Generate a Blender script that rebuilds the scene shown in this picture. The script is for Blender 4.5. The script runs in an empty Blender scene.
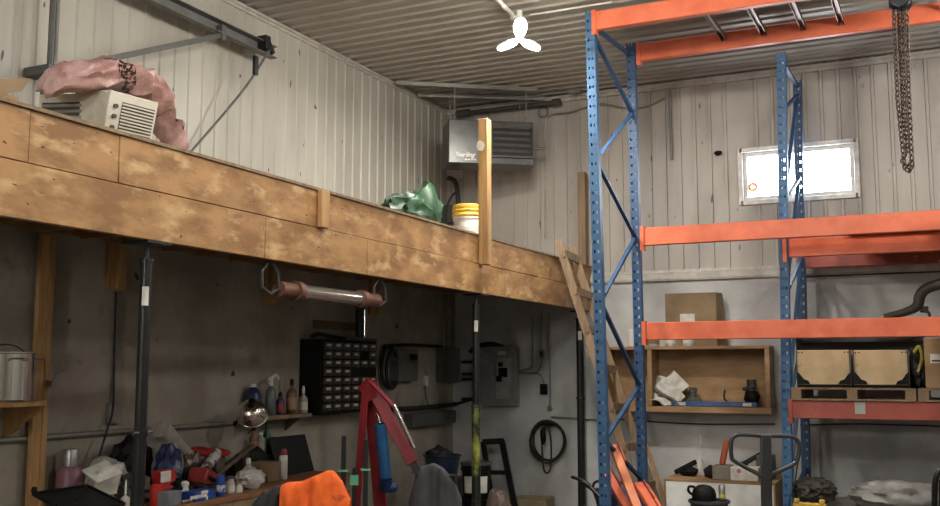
import bpy, bmesh, math, random
from mathutils import Vector, Matrix, noise
from math import sin, cos, pi, radians, atan2, sqrt

rnd = random.Random(7)
S = bpy.context.scene
COL = S.collection
V = Vector

# ------------------------------------------------------------------ camera
F_PX, CX, CY, EYE = 1005.0, 470.0, 253.0, 1.6
PITCH, YAW = math.atan2(115.7, F_PX), radians(25.3)
FW = V((-sin(YAW) * cos(PITCH), cos(YAW) * cos(PITCH), sin(PITCH)))
RT = V((cos(YAW), sin(YAW), 0))
UP = RT.cross(FW)
O = V((0, 0, EYE))


def ray(px, py):
    return FW + RT * ((px - CX) / F_PX) - UP * ((py - CY) / F_PX)


def onX(px, py, X):
    d = ray(px, py); return O + d * (X / d.x)


def onY(px, py, Y):
    d = ray(px, py); return O + d * (Y / d.y)


def onZ(px, py, Z):
    d = ray(px, py); return O + d * ((Z - EYE) / d.z)


def atD(px, py, D):
    return O + ray(px, py) * D


cd = bpy.data.cameras.new('camera')
cam = bpy.data.objects.new('camera', cd)
COL.objects.link(cam)
cam.location = O
cam.rotation_euler = Matrix((RT, UP, -FW)).transposed().to_euler()
cd.sensor_width = 36
cd.lens = F_PX / 940 * 36
cd.clip_start = 0.05
S.camera = cam

# ------------------------------------------------------------------ materials
MATS = {}


def mat(name, col, rough=0.6, metal=0.0, col2=None, scale=6.0, lo=0.4, hi=0.65, stretch=(1, 1, 1), bump=0.0,
        bscale=30.0, scratch_or_shade=None, sscale=14.0, slo=0.62, shi=0.68, spec=0.5, alpha=1.0, trans=0.0, emit=None, es=0.0,
        detail=6.0, coat=0.0, speck=None, ks=60, klo=.74):
    if name in MATS:
        return MATS[name]
    m = bpy.data.materials.new(name)
    m.use_nodes = True
    nt = m.node_tree
    b = nt.nodes['Principled BSDF']
    b.inputs['Roughness'].default_value = rough
    b.inputs['Metallic'].default_value = metal
    b.inputs['Specular IOR Level'].default_value = spec
    b.inputs['Base Color'].default_value = (*col, 1)
    b.inputs['Alpha'].default_value = alpha
    b.inputs['Transmission Weight'].default_value = trans
    b.inputs['Coat Weight'].default_value = coat
    if emit:
        b.inputs['Emission Color'].default_value = (*emit, 1)
        b.inputs['Emission Strength'].default_value = es
    tc = nt.nodes.new('ShaderNodeTexCoord')
    mp = nt.nodes.new('ShaderNodeMapping')
    mp.inputs['Scale'].default_value = stretch
    nt.links.new(tc.outputs['Object'], mp.inputs['Vector'])
    last = None

    def nz(sc, a, c, det=detail):
        n = nt.nodes.new('ShaderNodeTexNoise')
        n.inputs['Scale'].default_value = sc
        n.inputs['Detail'].default_value = det
        n.inputs['Roughness'].default_value = 0.6
        nt.links.new(mp.outputs[0], n.inputs['Vector'])
        r = nt.nodes.new('ShaderNodeMapRange')
        r.inputs['From Min'].default_value = a
        r.inputs['From Max'].default_value = c
        nt.links.new(n.outputs['Fac'], r.inputs['Value'])
        return r.outputs[0]

    def mix(fac, a, c):
        x = nt.nodes.new('ShaderNodeMix')
        x.data_type = 'RGBA'
        nt.links.new(fac, x.inputs[0])
        if isinstance(a, tuple):
            x.inputs[6].default_value = (*a, 1)
        else:
            nt.links.new(a, x.inputs[6])
        x.inputs[7].default_value = (*c, 1)
        return x.outputs[2]

    last = col
    if col2:
        last = mix(nz(scale, lo, hi), last, col2)
    if scratch_or_shade:
        last = mix(nz(sscale, slo, shi, 10), last, scratch_or_shade)
    if speck:
        last = mix(nz(ks, klo, klo + .03, 1), last, speck)
    if not isinstance(last, tuple):
        nt.links.new(last, b.inputs['Base Color'])
    if bump:
        n = nt.nodes.new('ShaderNodeTexNoise')
        n.inputs['Scale'].default_value = bscale
        n.inputs['Detail'].default_value = 5
        nt.links.new(mp.outputs[0], n.inputs['Vector'])
        bp = nt.nodes.new('ShaderNodeBump')
        bp.inputs['Strength'].default_value = bump
        bp.inputs['Distance'].default_value = 0.01
        nt.links.new(n.outputs['Fac'], bp.inputs['Height'])
        nt.links.new(bp.outputs[0], b.inputs['Normal'])
    MATS[name] = m
    return m


def plain(name, col, rough=0.5, metal=0.0, **k):
    c2 = tuple(max(0, c * 0.72) for c in col)
    return mat(name, col, rough, metal, col2=k.pop('col2', c2), scale=k.pop('scale', 9), **k)


M_STEEL = mat('painted_wall_steel', (.43, .415, .37), .45, 0, col2=(.35, .335, .295), scale=2.2, stretch=(1, 1, .35),
              scratch_or_shade=(.22, .2, .17), sscale=11, slo=.66, shi=.74, speck=(.09, .08, .07), ks=16, klo=.74)
M_STEELB = mat('painted_back_wall_steel', (.44, .41, .375), .45, 0, col2=(.35, .32, .295), scale=2.2, stretch=(1, 1, .35),
               scratch_or_shade=(.2, .18, .16), sscale=11, slo=.65, shi=.74, speck=(.09, .08, .07), ks=16, klo=.74)
M_CEIL = mat('ceiling_steel', (.33, .315, .29), .30, 0, col2=(.28, .265, .24), scale=1.5, stretch=(.3, 1, 1))
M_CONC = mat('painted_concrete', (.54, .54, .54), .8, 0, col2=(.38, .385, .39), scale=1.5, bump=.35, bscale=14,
             scratch_or_shade=(.22, .2, .18), sscale=5, slo=.64, shi=.76)
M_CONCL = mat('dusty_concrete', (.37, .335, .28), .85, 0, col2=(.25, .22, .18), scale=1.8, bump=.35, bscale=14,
              scratch_or_shade=(.17, .15, .125), sscale=4, slo=.60, shi=.76, speck=(.06, .05, .04), ks=8, klo=.745)
M_FLOOR = mat('concrete_floor', (.13, .12, .11), .7, 0, col2=(.07, .065, .06), scale=1.2, bump=.2)
M_FLASH = plain('cladding_flashing', (.48, .455, .415), .45)
M_PLY = mat('fascia_plywood', (.43, .235, .09), .62, 0, col2=(.25, .12, .04), scale=3.4, lo=.40, hi=.60,
            stretch=(1, .85, 2.1), scratch_or_shade=(.56, .36, .17), sscale=4.2, slo=.53, shi=.66, detail=11, speck=(.07, .035, .015), ks=17, klo=.735)
M_LUM = mat('pine_lumber', (.50, .30, .125), .65, 0, col2=(.30, .165, .062), scale=6, stretch=(3, 3, .35),
            scratch_or_shade=(.2, .1, .035), sscale=7, slo=.66, shi=.75)
M_LUMD = mat('weathered_plank', (.27, .185, .11), .75, 0, col2=(.17, .11, .065), scale=6, stretch=(3, 3, .35),
             scratch_or_shade=(.15, .1, .06), sscale=7, slo=.64, shi=.75)
M_JOIST = mat('joist_wood', (.32, .19, .085), .75, 0, col2=(.22, .12, .05), scale=5, stretch=(.4, 3, 3))
M_BLUE = mat('blue_rack_paint', (.04, .125, .265), .52, 0, col2=(.028, .09, .20), scale=9, scratch_or_shade=(.25, .3, .36), sscale=26, slo=.68, shi=.73)
M_BLUED = mat('dark_blue_rack_paint', (.022, .07, .165), .55, 0, col2=(.016, .05, .125), scale=9, scratch_or_shade=(.2, .24, .3), sscale=26, slo=.69, shi=.74)
M_OR = mat('orange_rack_paint', (.70, .16, .075), .45, 0, col2=(.58, .115, .05), scale=5, scratch_or_shade=(.27, .07, .03), sscale=17, slo=.66, shi=.72)
M_ORR = mat('red_rack_paint', (.38, .085, .062), .42, 0, col2=(.28, .055, .042), scale=4, scratch_or_shade=(.6, .42, .36), sscale=10, slo=.66, shi=.72)
M_BLACK = plain('black_metal', (.014, .014, .015), .38, .2)
M_BLKPL = plain('black_plastic', (.005, .005, .0055), .55, spec=.2)
M_DKGRY = plain('dark_grey_metal', (.07, .07, .075), .45, .2)
M_GALV = plain('galvanised_steel', (.42, .43, .43), .38, .75)
M_CHROME = mat('polished_steel', (.75, .74, .72), .16, 1.0)
M_GREY = plain('grey_enamel', (.25, .255, .25), .45)
M_GREYD = plain('dark_grey_enamel', (.085, .085, .08), .5)
M_HEAT = plain('heater_enamel', (.10, .102, .10), .30, .35)
M_WHITE = plain('white_paint', (.82, .81, .79), .4)
M_WPL = plain('white_plastic', (.72, .71, .67), .45)
M_CREAM = mat('aged_white_plastic', (.66, .64, .55), .5, 0, col2=(.42, .39, .3), scale=5, lo=.45, hi=.75)
M_CARD = mat('cardboard', (.34, .225, .12), .8, 0, col2=(.26, .165, .085), scale=4)
M_CARDD = mat('dusty_cardboard', (.27, .19, .11), .85, 0, col2=(.2, .14, .08), scale=4)
M_RED = mat('red_enamel', (.25, .010, .018), .4, 0, col2=(.16, .006, .011), scale=6)
M_REDPL = plain('red_plastic', (.5, .03, .025), .45)
M_BLUEPL = plain('blue_plastic', (.02, .07, .32), .4)
M_CLEAR = mat('clear_plastic', (.78, .76, .72), .25, 0, alpha=.55)
M_PAPER = plain('white_paper', (.68, .66, .60), .8)
M_RUB = plain('black_rubber', (.018, .017, .016), .7)
M_GALVP = plain('conduit_metal', (.30, .29, .265), .45, .5)


# ------------------------------------------------------------------ mesh builder
class MB:
    def __init__(s):
        s.bm = bmesh.new()

    def box(s, c, size, rot=None, bevel=0.0, taper=None):
        sx, sy, sz = (x / 2 for x in size)
        vs = []
        for z in (-1, 1):
            k = taper if (taper and z > 0) else 1
            for x, y in ((-1, -1), (1, -1), (1, 1), (-1, 1)):
                p = V((x * sx * k, y * sy * k, z * sz))
                if rot is not None:
                    p = rot @ p
                vs.append(s.bm.verts.new(p + V(c)))
        fs = [s.bm.faces.new([vs[i] for i in f]) for f in ((3, 2, 1, 0), (4, 5, 6, 7), (0, 1, 5, 4), (1, 2, 6, 5), (2, 3, 7, 6), (3, 0, 4, 7))]
        if bevel:
            es = list({e for f in fs for e in f.edges})
            bmesh.ops.bevel(s.bm, geom=es, offset=bevel, segments=1, profile=.5, affect='EDGES')
        return s

    def b2(s, a, b, bevel=0.0):
        a, b = V(a), V(b)
        return s.box((a + b) / 2, [abs(x) for x in (b - a)], bevel=bevel)

    def bar(s, a, b, w, t, side=V((1, 0, 0)), bevel=0.0):
        """rectangular bar from a to b; w is measured along 'side', t across it"""
        a, b = V(a), V(b)
        z = (b - a).normalized()
        x = (side - z * side.dot(z)).normalized()
        y = z.cross(x)
        R = Matrix((x, y, z)).transposed()
        return s.box((a + b) / 2, (w, t, (b - a).length), R, bevel)

    def tube(s, pts, r, seg=10, cap=True, closed=False):
        pts = [V(p) for p in pts]
        n = len(pts)
        rs = r if isinstance(r, (list, tuple)) else [r] * n
        rings = []
        prev = None
        for i, p in enumerate(pts):
            if closed:
                t = (pts[(i + 1) % n] - pts[i - 1]).normalized()
            else:
                t = (pts[min(i + 1, n - 1)] - pts[max(i - 1, 0)]).normalized()
            if prev is None:
                u = t.orthogonal().normalized()
            else:
                u = (prev - t * prev.dot(t)).normalized()
            prev = u
            w = t.cross(u)
            rings.append([s.bm.verts.new(p + (u * cos(2 * pi * k / seg) + w * sin(2 * pi * k / seg)) * rs[i]) for k in range(seg)])
        m = n if closed else n - 1
        for i in range(m):
            a, b = rings[i], rings[(i + 1) % n]
            for k in range(seg):
                s.bm.faces.new((a[k], a[(k + 1) % seg], b[(k + 1) % seg], b[k]))
        if cap and not closed:
            s.bm.faces.new(rings[0][::-1])
            s.bm.faces.new(rings[-1])
        return s

    def cyl(s, a, b, r, r2=None, seg=16):
        return s.tube([a, b], [r, r if r2 is None else r2], seg)

    def lathe(s, c, prof, seg=20, R=None, cap=True):
        """profile of (radius, height) turned about z at c"""
        c = V(c)
        rings = []
        for r, h in prof:
            ring = []
            for k in range(seg):
                p = V((r * cos(2 * pi * k / seg), r * sin(2 * pi * k / seg), h))
                if R is not None:
                    p = R @ p
                ring.append(s.bm.verts.new(c + p))
            rings.append(ring)
        for a, b in zip(rings, rings[1:]):
            for k in range(seg):
                s.bm.faces.new((a[k], a[(k + 1) % seg], b[(k + 1) % seg], b[k]))
        if cap:
            s.bm.faces.new(rings[0][::-1])
            s.bm.faces.new(rings[-1])
        return s

    def prism(s, poly, vec):
        vec = V(vec)
        a = [s.bm.verts.new(V(p)) for p in poly]
        b = [s.bm.verts.new(V(p) + vec) for p in poly]
        n = len(poly)
        s.bm.faces.new(a[::-1])
        s.bm.faces.new(b)
        for i in range(n):
            s.bm.faces.new((a[i], a[(i + 1) % n], b[(i + 1) % n], b[i]))
        return s

    def grid(s, fn, nu, nv, thick=0.0):
        g = [[s.bm.verts.new(fn(i / nu, j / nv)) for j in range(nv + 1)] for i in range(nu + 1)]
        fs = []
        for i in range(nu):
            for j in range(nv):
                fs.append(s.bm.faces.new((g[i][j], g[i + 1][j], g[i + 1][j + 1], g[i][j + 1])))
        if thick:
            bmesh.ops.recalc_face_normals(s.bm, faces=fs)
            bmesh.ops.solidify(s.bm, geom=fs, thickness=thick)
        return s

    def blob(s, c, size, amp=.2, freq=2.0, seed=0, sub=3, flat=None, R=None, ridge=False):
        r = bmesh.ops.create_icosphere(s.bm, subdivisions=sub, radius=1)
        c = V(c)
        for v in r['verts']:
            p = v.co.copy()
            n1 = noise.noise(p * freq + V((seed * 7.1, seed * 3.3, seed)))
            n2 = noise.noise(p * freq * 2.7 + V((seed * 1.1, seed * 5.3, seed)))
            if ridge:
                n1 = .5 - abs(n1) * 2; n2 = .4 - abs(n2) * 2
            p = p * (1 + amp * (n1 + .5 * n2))
            q = V((p.x * size[0] / 2, p.y * size[1] / 2, p.z * size[2] / 2))
            if R is not None:
                q = R @ q
            q = q + c
            if flat is not None and q.z < flat:
                q.z = flat
            v.co = q
        return s

    def build(s, name, m, parent=None, smooth=38, loc=None):
        me = bpy.data.meshes.new(name)
        bmesh.ops.recalc_face_normals(s.bm, faces=s.bm.faces)
        pl = V((0, 0, 0))
        if parent is None:
            if loc is None:
                xs = [v.co for v in s.bm.verts]
                pl = V(((min(p.x for p in xs) + max(p.x for p in xs)) / 2, (min(p.y for p in xs) + max(p.y for p in xs)) / 2, min(p.z for p in xs)))
            else:
                pl = V(loc)
        else:
            pl = WORLD_LOC.get(parent.name, V((0, 0, 0)))
        for v in s.bm.verts:
            v.co -= pl
        s.bm.to_mesh(me)
        s.bm.free()
        me.materials.append(m)
        if smooth:
            me.shade_smooth()
            me.set_sharp_from_angle(angle=radians(smooth))
        o = bpy.data.objects.new(name, me)
        COL.objects.link(o)
        if parent is not None:
            o.parent = parent
            WORLD_LOC[o.name] = pl
        else:
            o.location = pl
            WORLD_LOC[o.name] = pl
        return o


WORLD_LOC = {}


def tag(o, label, cat, group=None, kind=None):
    o['label'] = label
    o['category'] = cat
    if group:
        o['group'] = group
    if kind:
        o['kind'] = kind
    return o


def thing(name, label, cat, loc=(0, 0, 0), group=None):
    o = bpy.data.objects.new(name, None)
    o.empty_display_size = .1
    COL.objects.link(o)
    o.location = loc
    WORLD_LOC[o.name] = V(loc)
    return tag(o, label, cat, group)


def struct(o):
    o['kind'] = 'structure'
    return o


def part(o, label):
    o['label'] = label
    return o


def copy_tree(o, dloc, label=None, parent=None):
    c = o.copy()
    COL.objects.link(c)
    if parent is None:
        c.location = o.location + V(dloc)
        if label:
            c['label'] = label
    else:
        c.parent = parent
    for ch in list(o.children):
        copy_tree(ch, dloc, None, c)
    return c


def rz(a):
    return Matrix.Rotation(a, 3, 'Z')


def arc(p0, p1, p2, n=10):
    p0, p1, p2 = V(p0), V(p1), V(p2)
    return [p0 * (1 - t) ** 2 + p1 * 2 * t * (1 - t) + p2 * t * t for t in [i / n for i in range(n + 1)]]


def smoothpath(pts, n=8):
    pts = [V(p) for p in pts]
    out = []
    P = [pts[0]] + pts + [pts[-1]]
    for i in range(1, len(P) - 2):
        p0, p1, p2, p3 = P[i - 1], P[i], P[i + 1], P[i + 2]
        for k in range(n):
            t = k / n
            out.append(.5 * ((2 * p1) + (p2 - p0) * t + (2 * p0 - 5 * p1 + 4 * p2 - p3) * t * t + (3 * p1 - p0 - 3 * p2 + p3) * t ** 3))
    out.append(pts[-1])
    return out


# ------------------------------------------------------------------ the shell
XL, YB, ZC = -5.64, 11.24, 4.90        # left steel, back steel, ceiling
XR, YF = 7.0, -5.5
CL, CB, ZT = -5.53, 11.215, 2.62       # faces and top of the concrete
PER = .1727


def rib_profile(a0, a1, phase, sl=.012):
    """positions and depths of a ribbed sheet between a0 and a1"""
    out = [(a0, 0.0)]
    k = math.ceil((a0 - phase + .03) / PER)
    while True:
        c = phase + k * PER
        if c + .03 > a1:
            break
        out += [(c - .014 - sl, 0), (c - .014, 1), (c + .014, 1), (c + .014 + sl, 0)]
        k += 1
    out.append((a1, 0.0))
    return out


def ribbed(mb, prof, place, z0, z1, depth):
    """place(a, d, z) -> point"""
    lo = [mb.bm.verts.new(place(a, d * depth, z0)) for a, d in prof]
    hi = [mb.bm.verts.new(place(a, d * depth, z1)) for a, d in prof]
    for i in range(len(prof) - 1):
        mb.bm.faces.new((lo[i], lo[i + 1], hi[i + 1], hi[i]))


floor = MB().b2((XL - .2, YF - 3, -.15), (XR + .2, YB + .2, 0)).build('floor', M_FLOOR); struct(floor)
cb = MB()
ribbed(cb, rib_profile(YF, YB, 9.012), lambda a, d, z: V((z, a, ZC - d)), XL - .05, XR, .02)
ceil = cb.build('ceiling', M_CEIL, smooth=0); struct(ceil)
MB().b2((XL - .2, YF, ZC + .03), (XR + .2, YB + .2, ZC + .1)).build('roof_deck', M_GREYD, ceil)

# left wall
wb = MB()
ribbed(wb, rib_profile(YF, YB, 9.012), lambda a, d, z: V((XL + d, a, z)), ZT - .1, ZC, .011)
wall_left = struct(wb.build('wall_left', M_STEEL, smooth=0, loc=(XL, 4, 0)))
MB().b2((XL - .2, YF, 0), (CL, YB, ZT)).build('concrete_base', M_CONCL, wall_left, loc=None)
MB().b2((XL - .2, YF, ZT), (XL - .03, YB + .1, ZC + .05)).build('outer_skin', M_GREYD, wall_left)

# back wall with a hole for the window
WX0, WX1, WZ0, WZ1 = -1.955, -.795, 3.445, 3.985
wb = MB()
pf = lambda a, d, z: V((a, YB - d, z))
RX = -2.998
ribbed(wb, rib_profile(XL, WX0, RX, .005), pf, ZT + .03, ZC, .024)
ribbed(wb, rib_profile(WX1, XR, RX, .005), pf, ZT + .03, ZC, .024)
ribbed(wb, rib_profile(WX0, WX1, RX, .005), pf, ZT + .03, WZ0, .024)
ribbed(wb, rib_profile(WX0, WX1, RX, .005), pf, WZ1, ZC, .024)
wall_back = struct(wb.build('wall_back', M_STEELB, smooth=0, loc=(0, YB, 0)))
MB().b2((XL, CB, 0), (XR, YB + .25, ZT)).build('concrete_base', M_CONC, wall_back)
ob = MB()
for a, b in (((XL, ZT), (WX0, ZC + .05)), ((WX1, ZT), (XR, ZC + .05)), ((WX0, ZT), (WX1, WZ0)), ((WX0, WZ1), (WX1, ZC + .05))):
    ob.b2((a[0], YB + .03, a[1]), (b[0], YB + .16, b[1]))
ob.build('outer_skin', M_GREYD, wall_back)

# far sides of the shop, behind the camera
wall_right = struct(MB().b2((XR, YF, 0), (XR + .15, YB + .1, ZC + .05)).build('wall_right', M_STEEL))
wf = MB()
DX0, DX1, DZ = -1.5, 3.5, 3.9
wf.b2((XL, YF - .15, 0), (XR, YF, ZC + .05))
struct(wf.build('wall_front', M_STEEL))

# trims
t = MB(); t.b2((XL, YF, ZC - .045), (XL + .035, YB, ZC - .018)); t.b2((XL, YF, ZC - .075), (XL + .02, YB, ZC - .045))
struct(t.build('trim_1', M_FLASH))
t = MB(); t.b2((XL, YB - .04, ZC - .09), (XR, YB, ZC - .03)); t.b2((XL, YB - .06, ZC - .05), (XR, YB, ZC - .022))
struct(t.build('trim_2', M_FLASH))
t = MB()
t.prism([(XL, YB - .02, 2.715), (XL, YB - .025, 2.68), (XL, YB - .055, 2.672), (XL, YB - .06, 2.605), (XL, YB - .02, 2.60), (XL, YB, 2.715)], (XR - XL, 0, 0))
t.b2((XL, YB - .064, 2.60), (XR, YB - .02, 2.588))
struct(t.build('trim_3', M_FLASH))

# window
w = MB()
fr = .045
for a, b in (((WX0 - .03, WZ1), (WX1 + .03, WZ1 + .05)), ((WX0 - .03, WZ0 - .05), (WX1 + .03, WZ0)), ((WX0 - .05, WZ0 - .05), (WX0, WZ1 + .05)), ((WX1, WZ0 - .05), (WX1 + .05, WZ1 + .05))):
    w.b2((a[0], YB - .035, a[1]), (b[0], YB + .0, b[1]), .004)
win = struct(w.build('window_1', M_WHITE))
w = MB()
for a, b in (((WX0, WZ1 - fr), (WX1, WZ1)), ((WX0, WZ0), (WX1, WZ0 + fr)), ((WX0, WZ0 + fr), (WX0 + fr, WZ1 - fr)), ((WX1 - fr, WZ0 + fr), (WX1, WZ1 - fr))):
    w.b2((a[0], YB + .01, a[1]), (b[0], YB + .13, b[1]), .003)
xm = (WX0 + WX1) / 2 - .02
w.b2((xm - .018, YB + .05, WZ0 + fr), (xm + .018, YB + .09, WZ1 - fr))
w.build('sash', M_WPL, win)
M_GLASS = mat('window_glass', (.95, .97, 1), .02, 0, alpha=.12)
for a, b in ((WX0 + fr, xm - .018), (xm + .018, WX1 - fr)):
    MB().b2((a, YB + .068, WZ0 + fr), (b, YB + .072, WZ1 - fr)).build('pane', M_GLASS, win)
p = onY(753, 187, YB + .055)
MB().tube([p + V((cos(a) * .040, 0, sin(a) * .036)) for a in [i * pi / 10 for i in range(20)]], .019, 6, closed=True).build('sticker', plain('orange_sticker', (.8, .35, .12), .6), win)

# ------------------------------------------------------------------ mezzanine
XF = -3.73
mezz = thing('mezzanine', 'plywood-faced storage mezzanine along the left steel wall', 'mezzanine', (XF, 6, 2.27))
ys_low = [2.3, onX(265, 250, XF).y, onX(367, 275, XF).y, 8.66, CB - .01]
for a, b in zip(ys_low, ys_low[1:]):
    MB().b2((XF - .04, a + .002, 2.268), (XF, b - .002, 2.526), .003).build('fascia_board', M_PLY, mezz)
ys_up = [2.3, onX(30, 130, XF).y, onX(120, 150, XF).y, 5.4, 8.14, CB - .01]
for i, (a, b) in enumerate(zip(ys_up, ys_up[1:])):
    MB().b2((XF - .04, a + .001, 2.53), (XF - .004 * (i % 2), b - .001, 2.775), .003).build('fascia_board', M_PLY, mezz)
MB().b2((XF - .02, 2.3, 2.776), (XF + .012, CB - .01, 2.794)).build('edge_trim', M_LUMD, mezz)
y = onX(321, 210, XF).y
MB().box((XF + .021, y, 2.655), (.038, .095, .25), bevel=.004).build('cleat_block', M_LUM, mezz)
MB().b2((CL, 2.3, 2.745), (XF - .045, CB - .01, 2.785)).build('deck_sheathing', M_JOIST, mezz)
MB().b2((XF - .13, 2.3, 2.29), (XF - .045, CB - .01, 2.50)).build('edge_beam', M_JOIST, mezz)
for i in range(22):
    y = 2.35 + i * .4064
    MB().b2((CL + .045, y - .019, 2.51), (XF - .05, y + .019, 2.742)).build('joist', M_JOIST, mezz)
MB().b2((CL + .002, 2.3, 2.53), (CL + .04, CB - .01, 2.742)).build('ledger_board', M_JOIST, mezz)
for (px, y0, y1) in ((118, 246, 290), (272, 281, 303), (376, 290, 315)):
    p = onX(px, y1, CL + .05)
    b = MB(); b.b2((CL + .003, p.y - .085, p.z), (CL + .04, p.y + .085, 2.529), .003); b.b2((CL + .04, p.y - .02, p.z + .01), (CL + .078, p.y + .05, 2.509), .003)
    b.build('wall_block', M_LUM, mezz)
# railing posts
b = MB(); b.b2((XF + .002, 8.06, 2.52), (XF + .091, 8.15, 3.84), .004)
rp = tag(b.build('railing_post', M_LUM), 'square pine post rising bare from the mezzanine edge in front of the heater', 'post')
p = onX(481, 146, XF + .09)
MB().blob((XF + .03, 8.052, onX(481, 146, XF + .03).z), (.075, .02, .09), .5, 2, 4, 2).build('paper_scrap', M_PAPER, rp)
b = MB(); b.b2((XF - .105, 11.07, 2.795), (XF - .015, 11.16, 3.90), .004)
tag(b.build('railing_post', M_LUMD), 'weathered wooden post standing by the ladder at the far end of the mezzanine', 'post')

# tall wood post on the left wall
p0 = onX(46, 233, CL + .05)
b = MB(); b.b2((CL + .042, p0.y - .06, 0), (CL + .08, p0.y + .015, 2.5), .004)
wp = tag(b.build('support_post', M_LUM), 'tall double pine stud standing against the concrete wall under the mezzanine, left', 'post')
b = MB(); b.b2((CL + .042, p0.y + .016, 0), (CL + .085, p0.y + .06, 2.5), .004); b.build('second_stud', M_LUM, wp)
p = onX(47, 382, CL + .08)
b = MB(); b.b2((CL + .086, p.y - .02, p.z - .03), (CL + .15, p.y + .03, p.z + .01)); b.tube([(CL + .13, p.y, p.z), (CL + .15, p.y + .01, p.z + .06), (CL + .15, p.y + .09, p.z + .08)], .006, 6); b.build('hook', M_GALVP, wp)


# ------------------------------------------------------------------ jack posts
def jack(X, px, ytop, label, yellow=False, r=.031):
    p = onX(px, ytop, X)
    y = p.y
    t = thing('jack_post', label, 'post', (X, y, 0))
    b = MB(); b.cyl((X, y, .012), (X, y, 1.25), (.039 if yellow else r + .002), seg=20); b.cyl((X, y, 1.25), (X, y, 1.28), r + .010, seg=20)
    m = mat('paint_splashed_black', (.016, .018, .018), .4, .2, col2=(.40, .43, .09), scale=3.2, lo=.48, hi=.60, stretch=(1.2, 1.2, .8)) if yellow else M_BLACK
    o = b.build('outer_tube', m, t)
    if yellow:
        part(o, 'black tube splashed with yellow paint')
    b = MB(); b.cyl((X, y, 1.28), (X, y, 2.17), r, seg=20); b.cyl((X, y, 2.16), (X, y, 2.18), r + .006, seg=16); b.build('inner_tube', M_BLACK, t)
    MB().cyl((X, y, 2.18), (X, y, 2.255), .013, seg=12).build('screw', M_DKGRY, t)
    b = MB(); b.b2((X - .09, y - .09, 2.255), (X + .09, y + .09, 2.268)); b.build('top_plate', M_BLACK, t)
    MB().b2((X - .1, y - .1, 0), (X + .1, y + .1, .012)).build('base_plate', M_BLACK, t)
    # paper label on the side towards the room
    a0 = atan2(-y, -X)
    rr = r + .001
    MB().grid(lambda u, v: V((X + rr * cos(a0 - .55 + u * 1.1), y + rr * sin(a0 - .55 + u * 1.1), 1.93 + v * .1)), 6, 1, .0015).build('paper_label', M_PAPER, t)
    b = MB(); b.tube([(X + .02, y - .07, 1.27), (X + .01, y + .07, 1.27)], .009, 8); b.build('pin', M_DKGRY, t)
    return t


jack(-3.82, 147, 250, 'black steel jack post nearest the left, in front of the cluttered bench')
jack(-3.82, 476, 293, 'jack post splashed with yellow paint in front of the stacked buckets', True)
jack(-3.84, 579.5, 310, 'black jack post at the far end of the mezzanine beside the coiled cable', False, .042)

# hanging clear cylinder
Xc = XF - .07
pa, pb = onX(270, 285, Xc), onX(378, 294, Xc)
pa.z = pb.z = 2.10
ax = V((0, 1, 0))
hc = thing('hanging_cylinder', 'steel-ended clear tube hung from two hooks under the mezzanine edge', 'cylinder', (Xc, (pa.y + pb.y) / 2, 2.1))
L0, L1 = pa.y + .12, pb.y - .1
q0, q1 = onX(297, 284, Xc).y, onX(361, 292, Xc).y
MB().cyl((Xc, q0, 2.1), (Xc, q1, 2.1), .048, seg=20).build('clear_tube', mat('glass_tube', (.46, .43, .38), .12, .75), hc)
mrust = plain('rusty_pipe', (.18, .085, .055), .6, .4)
for (a, b_) in ((pa.y + .09, q0), (q1, pb.y - .02)):
    s = 1 if a < q0 else -1
    b = MB(); b.cyl((Xc, a, 2.1), (Xc, b_, 2.1), .05, seg=16); e = b_ if s > 0 else a
    b.cyl((Xc, e - .03, 2.1), (Xc, e + .03, 2.1), .065, seg=16); b.build('end_fitting', mrust, hc)
for yy in (pa.y, pb.y + .02):
    b = MB(); b.tube([(Xc, yy - .02, 2.262), (Xc + .01, yy - .10, 2.20), (Xc, yy - .08, 2.10), (Xc, yy, 2.065), (Xc, yy + .09, 2.10), (Xc, yy + .08, 2.20), (Xc, yy + .01, 2.262)], .012, 8)
    b.build('hook', M_DKGRY, hc)

# ------------------------------------------------------------------ jib hoist on the left wall
XJ = -5.42
MJ = plain('jib_steel', (.17, .175, .17), .5, .35)
pm = onX(53, 70, XJ)
jib = thing('jib_crane', 'grey steel wall jib with arm and brace bar on the left wall', 'crane', (XJ, pm.y, 2.79))
b = MB(); b.cyl((XJ - .03, pm.y, 2.79), (XJ - .03, pm.y, 4.86), .022, seg=12); b.cyl((XJ + .04, pm.y - .02, 3.63), (XJ + .04, pm.y - .02, 4.86), .014, seg=10); b.build('mast', MJ, jib)
b = MB(); b.b2((XL + .02, pm.y - .07, 3.585), (XJ + .04, pm.y + .03, 3.645)); b.b2((XJ - .06, pm.y - .045, 2.79), (XJ, pm.y + .025, 3.585)); b.build('wall_bracket', M_GREYD, jib)
ye = onX(275, 49, XJ).y
za = 4.465
b = MB(); b.b2((XJ - .05, pm.y - .03, za - .055), (XJ - .043, ye, za + .055)); b.b2((XJ - .05, pm.y - .03, za + .048), (XJ + .03, ye, za + .055)); b.b2((XJ - .05, pm.y - .03, za - .055), (XJ + .03, ye, za - .048)); b.build('arm', MJ, jib)
pe = onX(222, 33, XJ)
b = MB(); b.bar((XJ, pm.y, 3.62), (XJ, pe.y, pe.z - .02), .045, .03, V((0, 0, 1))); b.box((XJ, pe.y, pe.z), (.05, .06, .13)); b.build('brace', M_GREYD, jib)
b = MB(); b.tube(smoothpath([(XJ + .03, ye - .1, za + .02), (XJ - .03, (ye - .1) * .6 + onX(192, 150, XL + .03).y * .4, 4.02), onX(190, 153, XL + .04)]), .011, 6); b.build('cable', MJ, jib)
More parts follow.
